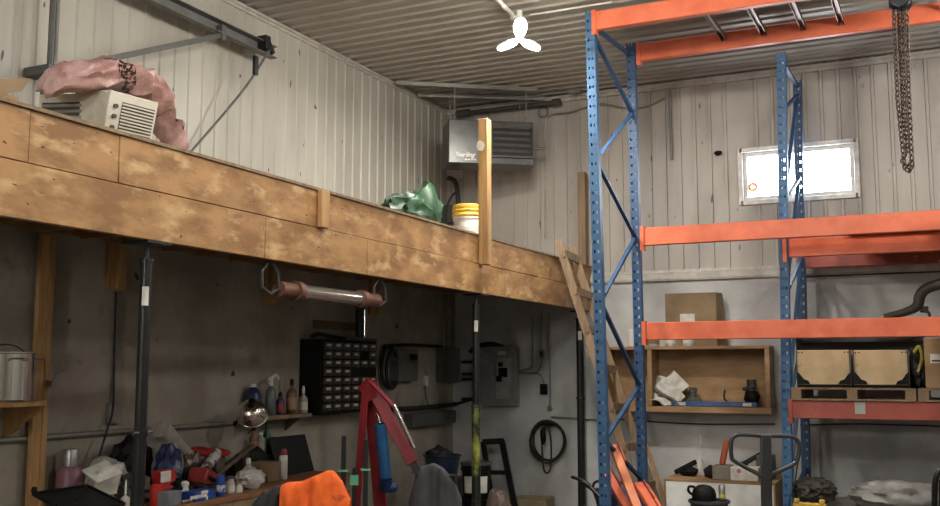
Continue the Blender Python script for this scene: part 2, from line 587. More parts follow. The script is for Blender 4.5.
b = MB(); p = onX(255, 56, XJ + .03); q = onX(255, 75, XJ + .03); b.b2((XJ + .02, p.y - .02, q.z), (XJ + .05, p.y + .03, p.z), .003); b.build('strap', M_BLACK, jib)
b = MB(); p = onX(268, 41, XJ + .03); q = onX(273, 54, XJ + .03); b.bar(p, q, .02, .05, V((1, 0, 0))); b.box((XJ, p.y - .02, p.z - .02), (.1, .07, .12)); b.build('end_clamp', M_BLACK, jib)

# ------------------------------------------------------------------ goods on the mezzanine
def slat_grille(b, org, ux, uz, w, h, n, un, t=.006):
    for i in range(n):
        z0 = h * (i + .5) / n
        c = org + ux * (w / 2) + uz * z0
        R = Matrix((ux, un, uz)).transposed()
        b.box(c + un * t, (w, .01, h / n * .45), R)


def ac_unit(label, pc, ang, w, h, d, name='air_conditioner', mbody=None, ctrl=True, tilt=0.0):
    """pc: bottom-left-front corner; front face runs along direction ang"""
    ux = V((cos(ang), sin(ang), 0)); un = V((sin(ang), -cos(ang), 0)); uz = V((0, 0, 1))
    un, uz = un * cos(tilt) - uz * sin(tilt), uz * cos(tilt) + un * sin(tilt)
    pc = pc + V((0, 0, d * sin(tilt))) * 0
    R = Matrix((ux, -un, uz)).transposed()
    c = pc + ux * w / 2 - un * d / 2
    t = thing(name, label, 'air conditioner', (c.x, c.y, pc.z))
    MB().box(c + uz * h / 2, (w - .02, d, h - .01), R, .006).build('casing', mbody or M_CREAM, t)
    f = MB(); f.box(pc + ux * w / 2 + uz * h / 2 + un * .015, (w, .035, h), R, .006); f.build('front_panel', M_CREAM, t)
    g = MB()
    x0 = w * .26 if ctrl else w * .08
    o = pc + un * .034 + ux * x0
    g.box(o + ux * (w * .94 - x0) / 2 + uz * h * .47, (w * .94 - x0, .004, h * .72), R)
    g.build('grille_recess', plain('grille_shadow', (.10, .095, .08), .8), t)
    s = MB(); slat_grille(s, o + uz * h * .12, ux, uz, w * .94 - x0, h * .7, 11 if ctrl else 6, un); s.build('louvres', M_CREAM if ctrl else plain('grey_louvre', (.3, .3, .28), .5), t)
    if ctrl:
        k = MB()
        for j, zz in enumerate((.72, .52, .3)):
            k.cyl(pc + ux * w * .13 + uz * h * zz + un * .03, pc + ux * w * .13 + uz * h * zz + un * .05, .014, seg=12)
        k.build('knobs', M_GREYD, t)
        s = MB()
        for j in range(8):
            cc = pc + ux * w * (.1 + .8 * j / 7) - un * d * .3 + uz * (h + .001)
            s.box(cc, (w * .06, d * .45, .012), R)
        s.build('top_vents', plain('vent_slot', (.22, .2, .17), .7), t)
    return t


cr = MB(); XA = -4.62
cz = 2.985
cr.b2((XA - .75, 4.0, 2.786), (XA - .02, 5.3, 2.975), .004)
tag(cr.build('wooden_crate', M_LUMD), 'low wooden crate under the old air conditioners on the mezzanine', 'crate')
A0 = onX(99, 128, XA)
ac_unit('beige window air conditioner with control knobs under the pink plastic bag', V((A0.x, A0.y, cz)), radians(82), .36, .315, .34, tilt=radians(13))
B0 = onX(45, 118, -5.06)
ac_unit('smaller off-white air conditioner with dark grille, left of the beige one', V((-5.1, B0.y, cz)), radians(20), .34, .33, .22, ctrl=False)

# pink plastic bag draped over them
m = mat('pink_feed_bag', (.66, .44, .41), .28, 0, col2=(.34, .17, .16), scale=6, lo=.38, hi=.66, bump=1.0, bscale=13, scratch_or_shade=(.5, .06, .12), sscale=3, slo=.66, shi=.72)
nt = m.node_tree
# dark printed oval and violet mark, part of the bag's print
tcn = nt.nodes.new('ShaderNodeTexCoord')


def ellipse_fac(cx, cz, rx, rz_, rot):
    mp = nt.nodes.new('ShaderNodeMapping')
    mp.vector_type = 'TEXTURE'
    mp.inputs['Location'].default_value = (0, cx, cz)
    mp.inputs['Rotation'].default_value = (rot, 0, 0)
    mp.inputs['Scale'].default_value = (1e3, rx, rz_)
    nt.links.new(tcn.outputs['Object'], mp.inputs[0])
    ln = nt.nodes.new('ShaderNodeVectorMath'); ln.operation = 'LENGTH'
    nt.links.new(mp.outputs[0], ln.inputs[0])
    lt = nt.nodes.new('ShaderNodeMath'); lt.operation = 'LESS_THAN'; lt.inputs[1].default_value = 1.0
    nt.links.new(ln.outputs['Value'], lt.inputs[0])
    return lt.outputs[0]


bs = nt.nodes['Principled BSDF']
bagC = onX(95, 85, -4.75)
src = bs.inputs['Base Color'].links[0].from_socket
e1 = onX(121, 75, -4.6); e2 = onX(60, 82, -4.6)
vor = nt.nodes.new('ShaderNodeTexNoise'); vor.inputs['Scale'].default_value = 45; nt.links.new(tcn.outputs['Object'], vor.inputs['Vector'])
gt = nt.nodes.new('ShaderNodeMath'); gt.operation = 'GREATER_THAN'; gt.inputs[1].default_value = .47; nt.links.new(vor.outputs['Fac'], gt.inputs[0])
for (e, rx, rzz, rot, colr) in ((e1, .135, .05, -.62, (.04, .022, .02)), (e2, .05, .045, 0, (.12, .08, .3))):
    f = ellipse_fac(e.y - bagC.y, e.z - bagC.z, rx, rzz, rot)
    mu = nt.nodes.new('ShaderNodeMath'); mu.operation = 'MULTIPLY'; nt.links.new(f, mu.inputs[0]); nt.links.new(gt.outputs[0], mu.inputs[1])
    mx = nt.nodes.new('ShaderNodeMix'); mx.data_type = 'RGBA'; nt.links.new(mu.outputs[0], mx.inputs[0]); nt.links.new(src, mx.inputs[6]); mx.inputs[7].default_value = (*colr, 1)
    src = mx.outputs[2]
nt.links.new(src, bs.inputs['Base Color'])
# bag body: a loft of sections along the pixels it covers
sec = [(55, 66, 92), (64, 62, 95), (78, 63, 94), (95, 59, 91), (110, 64, 91), (125, 69, 94), (140, 79, 102), (152, 93, 120), (163, 110, 138), (172, 128, 152), (178, 142, 158)]
b = MB()
rings = []
for i, (px, t0, t1) in enumerate(sec):
    Xs = -4.74 + (.25 if i > 7 else 0) * (i - 7) / 3
    a, c = onX(px, t0, Xs), onX(px, t1, Xs)
    mid = (a + c) / 2; h = (a.z - c.z) / 2
    ring = []
    n = 18
    dx = .2 * min(1, (i + .6) / 1.5) * (1, .85, .6, .45, .35)[max(0, i - 6)]
    for k in range(n):
        th = 2 * pi * k / n
        nn = noise.noise(V((cos(th) * 1.6, sin(th) * 1.6, i * .55))) * .4 + (.3 - abs(noise.noise(V((cos(th) * 3, sin(th) * 3, i * .8))))) * .4
        ring.append(b.bm.verts.new(mid + V((cos(th) * dx * (1 + nn), .02 * nn, sin(th) * h * (1 + nn * .35)))))
    rings.append(ring)
for a, c in zip(rings, rings[1:]):
    for k in range(18):
        b.bm.faces.new((a[k], a[(k + 1) % 18], c[(k + 1) % 18], c[k]))
b.bm.faces.new(rings[0][::-1]); b.bm.faces.new(rings[-1])
bmesh.ops.subdivide_edges(b.bm, edges=b.bm.edges[:], cuts=2, use_grid_fill=True, smooth=.6)
for v in b.bm.verts:
    v.co += V((.8, .1, .7)) * ((.25 - abs(noise.noise(V((v.co.x * 4, v.co.y * 9, v.co.z * 14))))) * .11 + (.2 - abs(noise.noise(v.co * 19))) * .03)
bag = tag(b.build('plastic_bag', m, smooth=60, loc=bagC), 'pink printed plastic bag draped over the air conditioners on the mezzanine', 'bag')

# open carton at the far left of the mezzanine
XB = -4.2
c0, c1 = onX(-12, 100, XB), onX(22, 101, XB)
b = MB(); b.b2((XB - .35, c0.y - .3, 2.786), (XB, c1.y - .02, onX(0, 92, XB).z)); bx_ = tag(b.build('cardboard_box', M_CARD), 'open cardboard carton at the near left end of the mezzanine', 'box')
zt = onX(0, 92, XB).z
b = MB(); b.prism([onX(-14, 79, XB + .01), onX(31, 78, XB + .01), onX(22, 91, XB + .01), onX(-14, 98, XB + .01)], (-.006, 0, 0))
part(b.build('flap', M_CARDD, bx_), 'raised dusty flap')

# green bag
XG = -4.3
b = MB()
p0, p1 = onX(414, 210, XG), onX(398, 213, XG)
gz = 2.786
b.blob((XG, onX(408, 212, XG).y, gz + .16), (.36, .72, .40), .30, 1.7, 3, 4, flat=gz, ridge=True)
b.blob((XG - .02, onX(427, 205, XG).y, gz + .24), (.28, .36, .56), .32, 1.8, 9, 3, flat=gz, ridge=True)
tag(b.build('green_bag', mat('green_tarp', (.018, .075, .03), .5, 0, col2=(.008, .03, .013), scale=5, bump=.4), smooth=50), 'crumpled green bag lying on the mezzanine left of the white bucket', 'bag')

# bucket with yellow rings
p = onX(468, 235, -4.15)
bk = thing('bucket', 'white plastic bucket with stacked yellow lids on the mezzanine', 'bucket', (-4.15, p.y, gz))
yb_ = p.y
MB().lathe((-4.15, yb_, gz), [(.125, 0), (.142, .25), (.148, .25), (.148, .27), (.142, .27), (.142, .30), (.138, .30)], 24).build('pail', M_WPL, bk)
MB().lathe((-4.15, yb_, gz), [(.150, .27), (.158, .285), (.150, .31), (.158, .33), (.15, .345), (.156, .365), (.148, .39), (.13, .395)], 24).build('lid', plain('yellow_plastic', (.62, .40, .04), .5), bk)
MB().tube([(-4.15 + .15 * cos(a), yb_ + .15 * sin(a), gz + .25 - .1 * sin((a + 2.6) / 3.1 * pi) ** 1) for a in [-2.6 + i * .31 for i in range(11)]], .003, 6).build('bail', M_GALV, bk)

# black hoses by the heater
for lab, pts in (('black rubber hose looping down the corner below the heater', [(448, 178), (455, 182), (458, 200), (457, 226), (458, 240)]),
                 ('thin black cable bending over a grey box below the heater', [(459, 190), (452, 196), (447, 207), (446, 222), (449, 238)])):
    b = MB(); b.tube(smoothpath([onY(a, c, 10.9) for a, c in pts]), .03 if 'hose' in lab else .014, 8)
    tag(b.build('hose' if 'hose' in lab else 'cable', M_RUB), lab, 'hose' if 'hose' in lab else 'cable')
p = onY(447, 215, 11.1)
tag(MB().b2((p.x - .07, 11.05, p.z - .1), (p.x + .09, 11.22, p.z + .12), .004).build('junction_box', M_GREYD), 'small dark box on the back wall above the mezzanine corner', 'box')

# ------------------------------------------------------------------ heater
HL = onY(448.5, 118.5, 10.0)
ha = radians(36)
ux, un, uz = V((cos(ha), sin(ha), 0)), V((sin(ha), -cos(ha), 0)), V((0, 0, 1))
HW, HH, HD = 1.0, .51, .42
HR = Matrix((ux, -un, uz)).transposed()
hz = HL.z - HH
ho = V((HL.x, HL.y, hz))
ht = thing('unit_heater', 'grey gas unit heater with black louvres hung in the far corner', 'heater', tuple(ho + ux * HW / 2 - un * HD / 2))
c = ho + ux * HW / 2 - un * HD / 2 + uz * HH / 2
MB().box(c, (HW, HD, HH), HR, .01).build('casing', M_HEAT, ht)
g = MB(); x0, x1, z0, z1 = .50, .97, .10, .45
g.box(ho + ux * (x0 + x1) / 2 + uz * (z0 + z1) / 2 + un * .004, (x1 - x0, .012, z1 - z0), HR); g.build('louvre_opening', plain('louvre_black', (.006, .006, .006), .6), ht)
for i in range(5):
    zz = z0 + (z1 - z0) * (i + .5) / 5
    s = MB(); R2 = HR @ Matrix.Rotation(radians(-50), 3, 'X'); s.box(ho + ux * (x0 + x1) / 2 + uz * (zz + .02) + un * .03, (x1 - x0 - .02, .032, .006), R2); s.build('louvre', plain('louvre_grey', (.16, .16, .155), .35, .3), ht)
s = MB()
for a, b_ in (((x0 - .02, z0 - .02), (x1 + .02, z0)), ((x0 - .02, z1), (x1 + .02, z1 + .02)), ((x0 - .02, z0), (x0, z1)), ((x1, z0), (x1 + .02, z1))):
    s.box(ho + ux * (a[0] + b_[0]) / 2 + uz * (a[1] + b_[1]) / 2 + un * .02, (b_[0] - a[0], .04, b_[1] - a[1]), HR)
s.build('louvre_frame', M_HEAT, ht)


def text_obj(txt, size, origin, ux, un, m, parent, name='lettering', shear=0.0):
    cu = bpy.data.curves.new(name, 'FONT')
    cu.body = txt; cu.size = size; cu.extrude = .001; cu.shear = shear; cu.offset = .002
    tmp = bpy.data.objects.new(name + '_tmp', cu)
    COL.objects.link(tmp)
    bpy.context.view_layer.update()
    me = bpy.data.meshes.new_from_object(tmp.evaluated_get(bpy.context.evaluated_depsgraph_get()))
    bpy.data.objects.remove(tmp)
    R = Matrix((ux, un.cross(ux), un)).transposed().to_4x4()
    me.transform(Matrix.Translation(V(origin) - WORLD_LOC[parent.name]) @ R)
    me.materials.clear(); me.materials.append(m)
    o = bpy.data.objects.new(name, me); COL.objects.link(o); o.parent = parent
    return o


part(text_obj('Sterling', .075, ho + ux * .07 + uz * .075 + un * .006, ux, un, plain('logo_white', (.95, .95, .93), .5), ht, shear=.35), 'white script lettering')
s = MB()
for i in range(4):
    s.box(ho + ux * (.20 + i * .035) + uz * .045 + un * .006, (.026, .002, .018), HR)
s.build('small_print', M_WHITE, ht)
for q in ((.08, .05), (.92, .05), (.08, .37), (.92, .37)):
    a = ho + ux * q[0] - un * q[1] + uz * HH
    MB().cyl(a, V((a.x, a.y, 4.832)), .006, seg=8).build('hanger_rod', M_GALVP, ht)
s = MB(); a = ho + ux * 1.0 - un * .2 + uz * .25; s.cyl(a, a + ux * .18, .02, seg=10); s.build('gas_fitting', M_GALVP, ht)
# strut rails
for k, (a, b_) in enumerate((((396, 83), (537, 90)), ((418, 95), (545, 99)))):
    p, q = onZ(*a, 4.855), onZ(*b_, 4.855)
    p = p + (q - p) * -.0; p.x = max(p.x, XL + .05)
    m_ = (p + q) / 2
    rb = MB(); rb.bar(p, q, .045, .045, V((0, 0, 1)))
    tag(rb.build('strut_rail', M_GALVP), ('longer' if k == 0 else 'shorter, rearmost') + ' steel strut rail under the ceiling above the heater', 'rail')
fl = MB(); fl.cyl((-5.45, 11.1, 4.78), (-4.1, 11.1, 4.78), .028, seg=14); fl.cyl((-4.14, 11.1, 4.78), (-4.05, 11.1, 4.78), .045, seg=14); fl.cyl((-5.42, 11.1, 4.78), (-5.25, 11.1, 4.78), .05, seg=14)
tag(fl.build('flue_pipe', plain('flue_metal', (.10, .095, .085), .5, .4)), 'dark flue pipe running along the top of the back wall above the heater', 'pipe')

# conduits on the back wall steel
b = MB()
Yc = YB - .04
pts = [onY(a, c, Yc) for a, c in ((545, 238), (545, 160), (545, 124), (551, 115), (572, 112), (600, 104), (625, 108), (645, 107), (665, 98))]
b.tube(smoothpath(pts, 6), .011, 8)
cw = tag(b.build('wall_cable', M_GALVP), 'thin grey cable swagging across the top of the back wall beside the heater', 'cable')
b = MB(); b.tube([onY(543, 112, Yc) + V((cos(a) * .06, 0, sin(a) * .06)) for a in [i * pi / 7 for i in range(14)]], .012, 6, closed=True); b.build('cable_loop', M_GALVP, cw)
p = onY(578, 92, 11.1); b = MB(); b.box((p.x, 11.0, 4.855), (.15, .07, .045)); b.build('ceiling_box', M_GALVP, cw)
p, q = onY(670, 97, Yc), onY(668, 160, Yc)
tag(MB().cyl((p.x, Yc, 4.79), (p.x, Yc, q.z), .016, seg=8).build('conduit', M_GALVP), 'short vertical conduit at the top of the back wall right of the blue rack', 'pipe')
p = onY(718, 153, YB - .03)
tag(MB().blob(p, (.09, .05, .055), .3, 2, 5, 2).build('bolt_cap', M_BLKPL), 'small dark bolt cap on the back wall left of the window', 'bolt')

# ------------------------------------------------------------------ ceiling lamp
M_LED = mat('led_panel', (1, 1, 1), .5, 0, emit=(1.0, .97, .90), es=110.0)


def led_lamp(p, label):
    t = thing('garage_light', label, 'light', tuple(p))
    b = MB(); b.cyl(p + V((0, 0, .06)), V((p.x, p.y, ZC - .02)), .028, seg=14); b.lathe(p, [(.04, -.03), (.05, .05), (.03, .08)], 16); b.build('socket', M_WPL, t)
    tocam = V((O.x - p.x, O.y - p.y, 0)).normalized()
    base = atan2(tocam.y, tocam.x)
    for k, el in enumerate((38, -14, -14)):
        a = base + radians(120 * k + 4)
        el = radians(el)
        d = V((cos(a), sin(a), 0)); s = V((-d.y, d.x, 0))
        tilt = d * cos(el) + V((0, 0, sin(el)))
        nrm = s.cross(tilt).normalized()
        if nrm.z > 0:
            nrm = -nrm
        cc = p + tilt * .13 + V((0, 0, -.01))
        el_ = lambda ra, rb, o: [cc + tilt * (ra * cos(x)) + s * (rb * sin(x)) + nrm * o for x in [i * pi / 12 for i in range(24)]]
        pan = MB().prism(el_(.105, .064, -.012), nrm * .016).build('leaf_housing', M_WPL, t)
        MB().prism(el_(.098, .058, .005), nrm * .012).build('led_panel', M_LED, pan)
    return t


pl = onZ(519.5, 38, 4.62)
led_lamp(pl, 'bright three-leaf garage light hanging from the corrugated ceiling')
# conduit to the lamp
b = MB(); p, q = onZ(490, -8, ZC - .035), onZ(514, 16, ZC - .035); b.cyl(p, q, .02, seg=10); b.cyl(q, q + V((.0, 0, -.03)), .035, seg=10)
tag(b.build('conduit', M_WHITE), 'white conduit along the ceiling leading to the garage light', 'pipe')
b = MB(); p, q = onZ(530, 15, ZC - .03), onZ(612, 2, ZC - .03); b.cyl(p, q, .009, seg=8)
tag(b.build('ceiling_wire', M_PAPER), 'thin pale wire running along the ceiling from the garage light', 'wire')


for lab, pts in (('thin black wire strung along the back wall below the rear rack red beam', [(800, 425), (850, 424), (900, 425), (960, 427)]),
                 ('thin black wire running along the wall ledge right of the blue rack posts', [(800, 277), (850, 275), (900, 273), (960, 271)]),
                 ('thin dark wire running along the back wall below the box shelf', [(600, 418), (640, 421), (700, 424), (775, 424)])):
    b = MB(); b.tube(smoothpath([onY(x, y_, CB - .066 if 'ledge' in lab else CB - .012) for x, y_ in pts]), .008, 6)
    tag(b.build('wall_wire', M_RUB), lab, 'wire')

# ------------------------------------------------------------------ pallet racks
PW, PD = .082, .075


def rack_post(X, Y, H, m, parent, face=-1):
    """open channel post: slotted face towards face*Y, plain sides"""
    b = MB()
    xs = [0, .017, .031, .051, .065, .082]
    n = int(H / .088)
    f = Y + face * PD / 2
    for k in range(n):
        za, zb, zc = k * .088, k * .088 + .062, (k + 1) * .088
        row = lambda z: [b.bm.verts.new((X - PW / 2 + x, f, z)) for x in xs]
        r0, r1, r2 = row(za), row(zb), row(zc)
        for i in range(5):
            b.bm.faces.new((r0[i], r0[i + 1], r1[i + 1], r1[i]))
            if i not in (1, 3):
                b.bm.faces.new((r1[i], r1[i + 1], r2[i + 1], r2[i]))
    bmesh.ops.remove_doubles(b.bm, verts=b.bm.verts[:], dist=1e-4)
    H2 = n * .088
    bk = Y - face * PD / 2
    for sx in (-1, 1):
        b.b2((X + sx * PW / 2 - .0015, min(f, bk), 0), (X + sx * PW / 2 + .0015, max(f, bk), H2))
        b.b2((X + sx * PW / 2, bk - .0015, 0), (X + sx * (PW / 2 - .02), bk + .0015, H2))
    b.b2((X - .02, f - face * .012 - .001, 0), (X + .02, f - face * .012 + .001, H2)) if False else None
    o = b.build('upright_post', m, parent, smooth=0)
    MB().b2((X - .07, Y - .06, 0), (X + .07, Y + .06, .006)).build('foot_plate', m, o)
    return o


def rack_frame(X, Yf, Yr, H, m, parent, zf, zr, mr=None, ZT_=None, lean=(0, 0), dxr=0.0):
    before = set(parent.children)
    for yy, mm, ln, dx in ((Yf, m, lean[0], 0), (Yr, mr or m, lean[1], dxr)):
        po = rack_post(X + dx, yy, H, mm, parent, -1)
        for v in po.data.vertices:
            v.co.x += ln * (v.co.z - 1.6)
    nodes = []
    for i in range(max(len(zf), len(zr))):
        if i < len(zf): nodes.append(V((X + lean[0] * (zf[i] - 1.6), Yf + .03, zf[i])))
        if i < len(zr): nodes.append(V((X + dxr + lean[1] * (zr[i] - 1.6), Yr - .03, zr[i])))
    for a, c in zip(nodes, nodes[1:]):
        MB().bar(a, c, .036, .026, V((1, 0, 0))).build('brace', mr or m, parent)
    if ZT_:
        MB().bar(V((X + lean[0] * (ZT_ - 1.6), Yf + .03, ZT_)), V((X + dxr + lean[1] * (ZT_ - 1.6), Yr - .03, ZT_)), .036, .03, V((1, 0, 0))).build('brace', mr or m, parent)


def rack_beam(x0, x1, Y, z0, z1, m, parent, label=None):
    b = MB()
    b.b2((x0, Y - .03, z0), (x1, Y + .012, z1), .006)
    b.b2((x0, Y + .012, z0), (x1, Y + .03, z1 - .04), .003)
    o = b.build('beam', m, parent, smooth=0)
    if label:
        part(o, label)
    for x, s in ((x0, 1), (x1, -1)):
        b = MB(); b.b2((x - s * .03, Y - .052, z0 - .05), (x + s * .006, Y - .046, z1 + .012)); b.b2((x + s * .003, Y - .05, z0 - .05), (x + s * .008, Y + .03, z1 + .012))
        for k in range(3):
            zz = z0 - .03 + k * .09
            b.cyl((x - s * .018, Y - .057, zz), (x - s * .018, Y - .05, zz), .007, seg=8)
        b.build('connector', m, o)
    return o


X1, YA, YAr = -2.742, 8.49, 9.56
XA2 = .17
rA = thing('pallet_rack', 'nearer tall pallet rack with blue uprights and bright orange beams', 'rack', (-1.28, 9.0, 0))
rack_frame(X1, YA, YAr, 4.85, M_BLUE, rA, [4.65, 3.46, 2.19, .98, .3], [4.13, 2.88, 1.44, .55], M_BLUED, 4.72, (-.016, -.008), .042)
for o_ in rA.children:
    pass
rack_frame(XA2, YA, YAr, 4.82, M_BLUE, rA, [4.65, 3.46, 2.19, .98, .3], [4.13, 2.88, 1.44, .55], M_BLUED, 4.72)
bx0, bx1 = X1 + .07 + PW / 2, XA2 - PW / 2
rack_beam(bx0 - .11, bx1, YA, 4.655, 4.825, M_OR, rA)
rack_beam(bx0, bx1, YAr, 4.655, 4.825, M_OR, rA)
rack_beam(bx0, bx1, YAr, 2.795, 2.97, M_OR, rA)
rack_beam(bx0, bx1, YAr, 1.875, 2.045, M_OR, rA)
for px, py in ((717, 20), (757, 14), (796, 8), (834, 4)):
    x = onY(px + 8, py + 12, YAr).x
    b = MB(); b.b2((x - .028, YA + .032, 4.73), (x - .024, YAr - .032, 4.775)); b.b2((x + .018, YA + .032, 4.73), (x + .022, YAr - .032, 4.775)); b.b2((x - .024, YA + .032, 4.771), (x + .018, YAr - .032, 4.775))
    b.build('support_bar', plain('support_bar_steel', (.19, .12, .09), .4, .4), rA)

X2, YBf, YBr = -1.385, 9.93, 10.98
rB = thing('pallet_rack', 'rear pallet rack against the back wall, loaded with crates', 'rack', (-.1, 10.4, 0))
for xx in (X2, 1.42):
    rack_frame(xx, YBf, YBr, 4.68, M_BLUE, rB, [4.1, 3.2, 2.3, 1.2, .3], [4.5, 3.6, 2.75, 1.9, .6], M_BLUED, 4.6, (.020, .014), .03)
cx0, cx1 = X2 + PW / 2, 1.42 - PW / 2
rack_beam(cx0, cx1, YBf, 2.655, 2.83, M_OR, rB)
rack_beam(cx0, cx1, YBr, 2.645, 2.80, M_ORR, rB)
rack_beam(cx0, cx1, YBf, 1.140, 1.305, M_ORR, rB, 'scuffed dark red beam')
rack_beam(cx0, cx1, YBr, 1.140, 1.305, M_ORR, rB)
p = onY(860, 408, YBf - .031)
b = MB(); b.b2((p.x - .045, YBf - .034, p.z - .055), (p.x + .045, YBf - .031, p.z + .055)); part(b.build('beam_tag', plain('grey_tag', (.4, .4, .38), .6), rB), 'small grey tag')

# deck boards on the rear rack's upper level and a loose beam on them
dk = []
for i in range(4):
    ya, yb2 = YBf - .08 + i * .29, YBf - .08 + i * .29 + .26
    o = MB().b2((-.78 + .02 * (i % 2), ya, 2.832), (1.3, yb2, 2.872), .003).build('deck_plank', M_LUMD)
    tag(o, ['front', 'second', 'third', 'rearmost'][i] + ' loose plank lying across the top beams of the rear rack', 'plank', 'planks on the rear rack')
b = MB(); b.bar(V((-.25, 10.2, 2.93)), V((1.2, 9.9, 3.02)), .1, .06, V((0, 0, 1)), .004)
tag(b.build('loose_beam', M_OR), 'loose orange rack beam resting tilted on the rear rack planks at far right', 'beam')

# chain hoist
Xh = onY(900.5, 5, YA).x
hst = thing('chain_hoist', 'chain hoist with long loop of rusty chain hanging from the rack top', 'hoist', (Xh, YA + .02, 4.45))
b = MB(); b.box((Xh, YA, 4.52), (.17, .13, .14), None, .03); b.cyl((Xh, YA - .1, 4.53), (Xh, YA + .1, 4.53), .075, seg=18); b.build('hoist_body', M_BLACK, hst)
b = MB(); b.tube(smoothpath([(Xh, YA, 4.58), (Xh, YA - .06, 4.64), (Xh, YA - .075, 4.75), (Xh, YA, 4.835), (Xh, YA + .07, 4.75), (Xh, YA + .05, 4.64)], 5), .014, 8); b.build('hook', M_DKGRY, hst)
M_CHAIN = plain('rusty_chain', (.075, .055, .042), .55, .6)


def chain(pts, pitch, r, w):
    b = MB()
    # walk along the polyline
    ps = [V(p) for p in pts]
    segs = [(a, c, (c - a).length) for a, c in zip(ps, ps[1:])]
    tot = sum(s[2] for s in segs)
    n = int(tot / pitch)
    for i in range(n):
        d = (i + .5) * pitch
        for a, c, l in segs:
            if d <= l:
                p = a + (c - a) * (d / l); t = (c - a).normalized(); break
            d -= l
        u = t.orthogonal().normalized(); w_ = t.cross(u)
        s = u if i % 2 else w_
        hl = pitch * .62
        loop = [p + t * (hl - w) + s * w, p + t * hl + s * (w * .5), p + t * hl - s * (w * .5), p + t * (hl - w) - s * w,
                p - t * (hl - w) - s * w, p - t * hl - s * (w * .5), p - t * hl + s * (w * .5), p - t * (hl - w) + s * w]
        b.tube(loop, r, 5, closed=True)
    return b


zb = onY(903, 172, YA).z
chain([(Xh - .05, YA - .02, 4.46), (Xh - .055, YA - .02, 3.7), (Xh - .03, YA - .02, zb + .03), (Xh + .0, YA - .02, zb), (Xh + .025, YA - .02, zb + .03), (Xh + .03, YA - .02, 3.8), (Xh + .045, YA - .02, 4.46)], .042, .007, .016).build('hand_chain', M_CHAIN, hst)
chain([(Xh - .015, YA + .03, 4.46), (Xh - .02, YA + .03, 3.9), (Xh - .022, YA + .03, 3.35)], .034, .007, .014).build('load_chain', M_CHAIN, hst)
chain([(Xh + .012, YA + .05, 4.46), (Xh - .005, YA + .05, 3.75), (Xh + .0, YA + .05, 3.28)], .034, .007, .014).build('load_chain', M_CHAIN, hst)
b = MB(); b.tube(smoothpath([(Xh - .02, YA + .03, 3.37), (Xh - .02, YA + .03, 3.28), (Xh - .05, YA + .03, 3.23), (Xh - .01, YA + .03, 3.19), (Xh + .02, YA + .03, 3.23)], 5), .013, 8); b.build('load_hook', M_CHAIN, hst)

# ------------------------------------------------------------------ load on the rear rack
def wood_pallet(x0, x1, y0, y1, z, label, h=.12):
    t = thing('pallet', label, 'pallet', ((x0 + x1) / 2, (y0 + y1) / 2, z))
    for i in range(5):
        ya = y0 + (y1 - y0 - .1) * i / 4
        MB().b2((x0, ya, z + h - .018), (x1, ya + .1, z + h), .002).build('top_board', M_LUMD, t)
    for i in range(3):
        xa = x0 + (x1 - x0 - .09) * i / 2
        MB().b2((xa, y0 + .002, z + .018), (xa + .09, y1 - .002, z + h - .018)).build('runner', M_LUMD, t)
    for i in range(3):
        ya = y0 + (y1 - y0 - .1) * i / 2
        MB().b2((x0, ya, z), (x1, ya + .1, z + .018), .002).build('bottom_board', M_LUMD, t)
    return t


zl = 1.306
yp0, yp1 = YBf - .05, 10.85
xp0, xp1 = onY(791, 392, yp0).x, onY(916, 392, yp0).x
wood_pallet(xp0, xp1, yp0, yp1, zl, 'grey wooden pallet carrying two tan crates on the rear rack')
wood_pallet(xp1 + .015, xp1 + .75, yp0 - .0, yp1, zl, 'wooden pallet under the cardboard box at the right edge of the rear rack')
M_CRATE = mat('crate_panel', (.62, .46, .27), .6, 0, col2=(.5, .36, .2), scale=5, scratch_or_shade=(.12, .085, .05), sscale=7, slo=.66, shi=.73)
zc0 = zl + .122
for (a, c, lab) in ((797, 851, 'left tan plywood crate with black corner irons on the pallet'), (854, 909, 'right tan plywood crate with black corner irons on the pallet')):
    xa, xb = onY(a, 370, yp0 + .02).x, onY(c, 370, yp0 + .02).x
    zt_ = onY((a + c) / 2, 350, yp0 + .02).z
    t = thing('crate', lab, 'crate', ((xa + xb) / 2, yp0 + .3, zc0), 'tan crates on the pallet')
    MB().b2((xa, yp0 + .02, zc0 + .025), (xb, yp0 + .6, zt_), .006).build('panel_box', M_CRATE, t)
    MB().b2((xa, yp0 + .03, zc0), (xb, yp0 + .6, zc0 + .025)).build('base_frame', M_BLKPL, t)
    b = MB(); b.b2((xb - .012, yp0 + .012, zc0 + .02), (xb + .004, yp0 + .022, zt_)); b.b2((xa - .004, yp0 + .012, zc0 + .02), (xa + .006, yp0 + .022, zt_)); b.build('edge_strip', M_DKGRY, t)
    for sx, x in ((1, xa), (-1, xb)):
        zz = zc0 + .03
        MB().prism([(x, yp0 + .018, zz), (x + sx * .115, yp0 + .018, zz), (x + sx * .10, yp0 + .018, zz + .03), (x + sx * .06, yp0 + .018, zz + .045), (x + sx * .02, yp0 + .018, zz + .10), (x, yp0 + .018, zz + .115)], (0, -.01, 0)).build('corner_iron', M_BLKPL, t)
        b = MB()
        for dx in (.02, .05):
            b.cyl((x + sx * dx, yp0 + .02, zt_ - .022), (x + sx * dx, yp0 + .014, zt_ - .022), .007, seg=8)
        b.build('bolts', M_BLKPL, t)
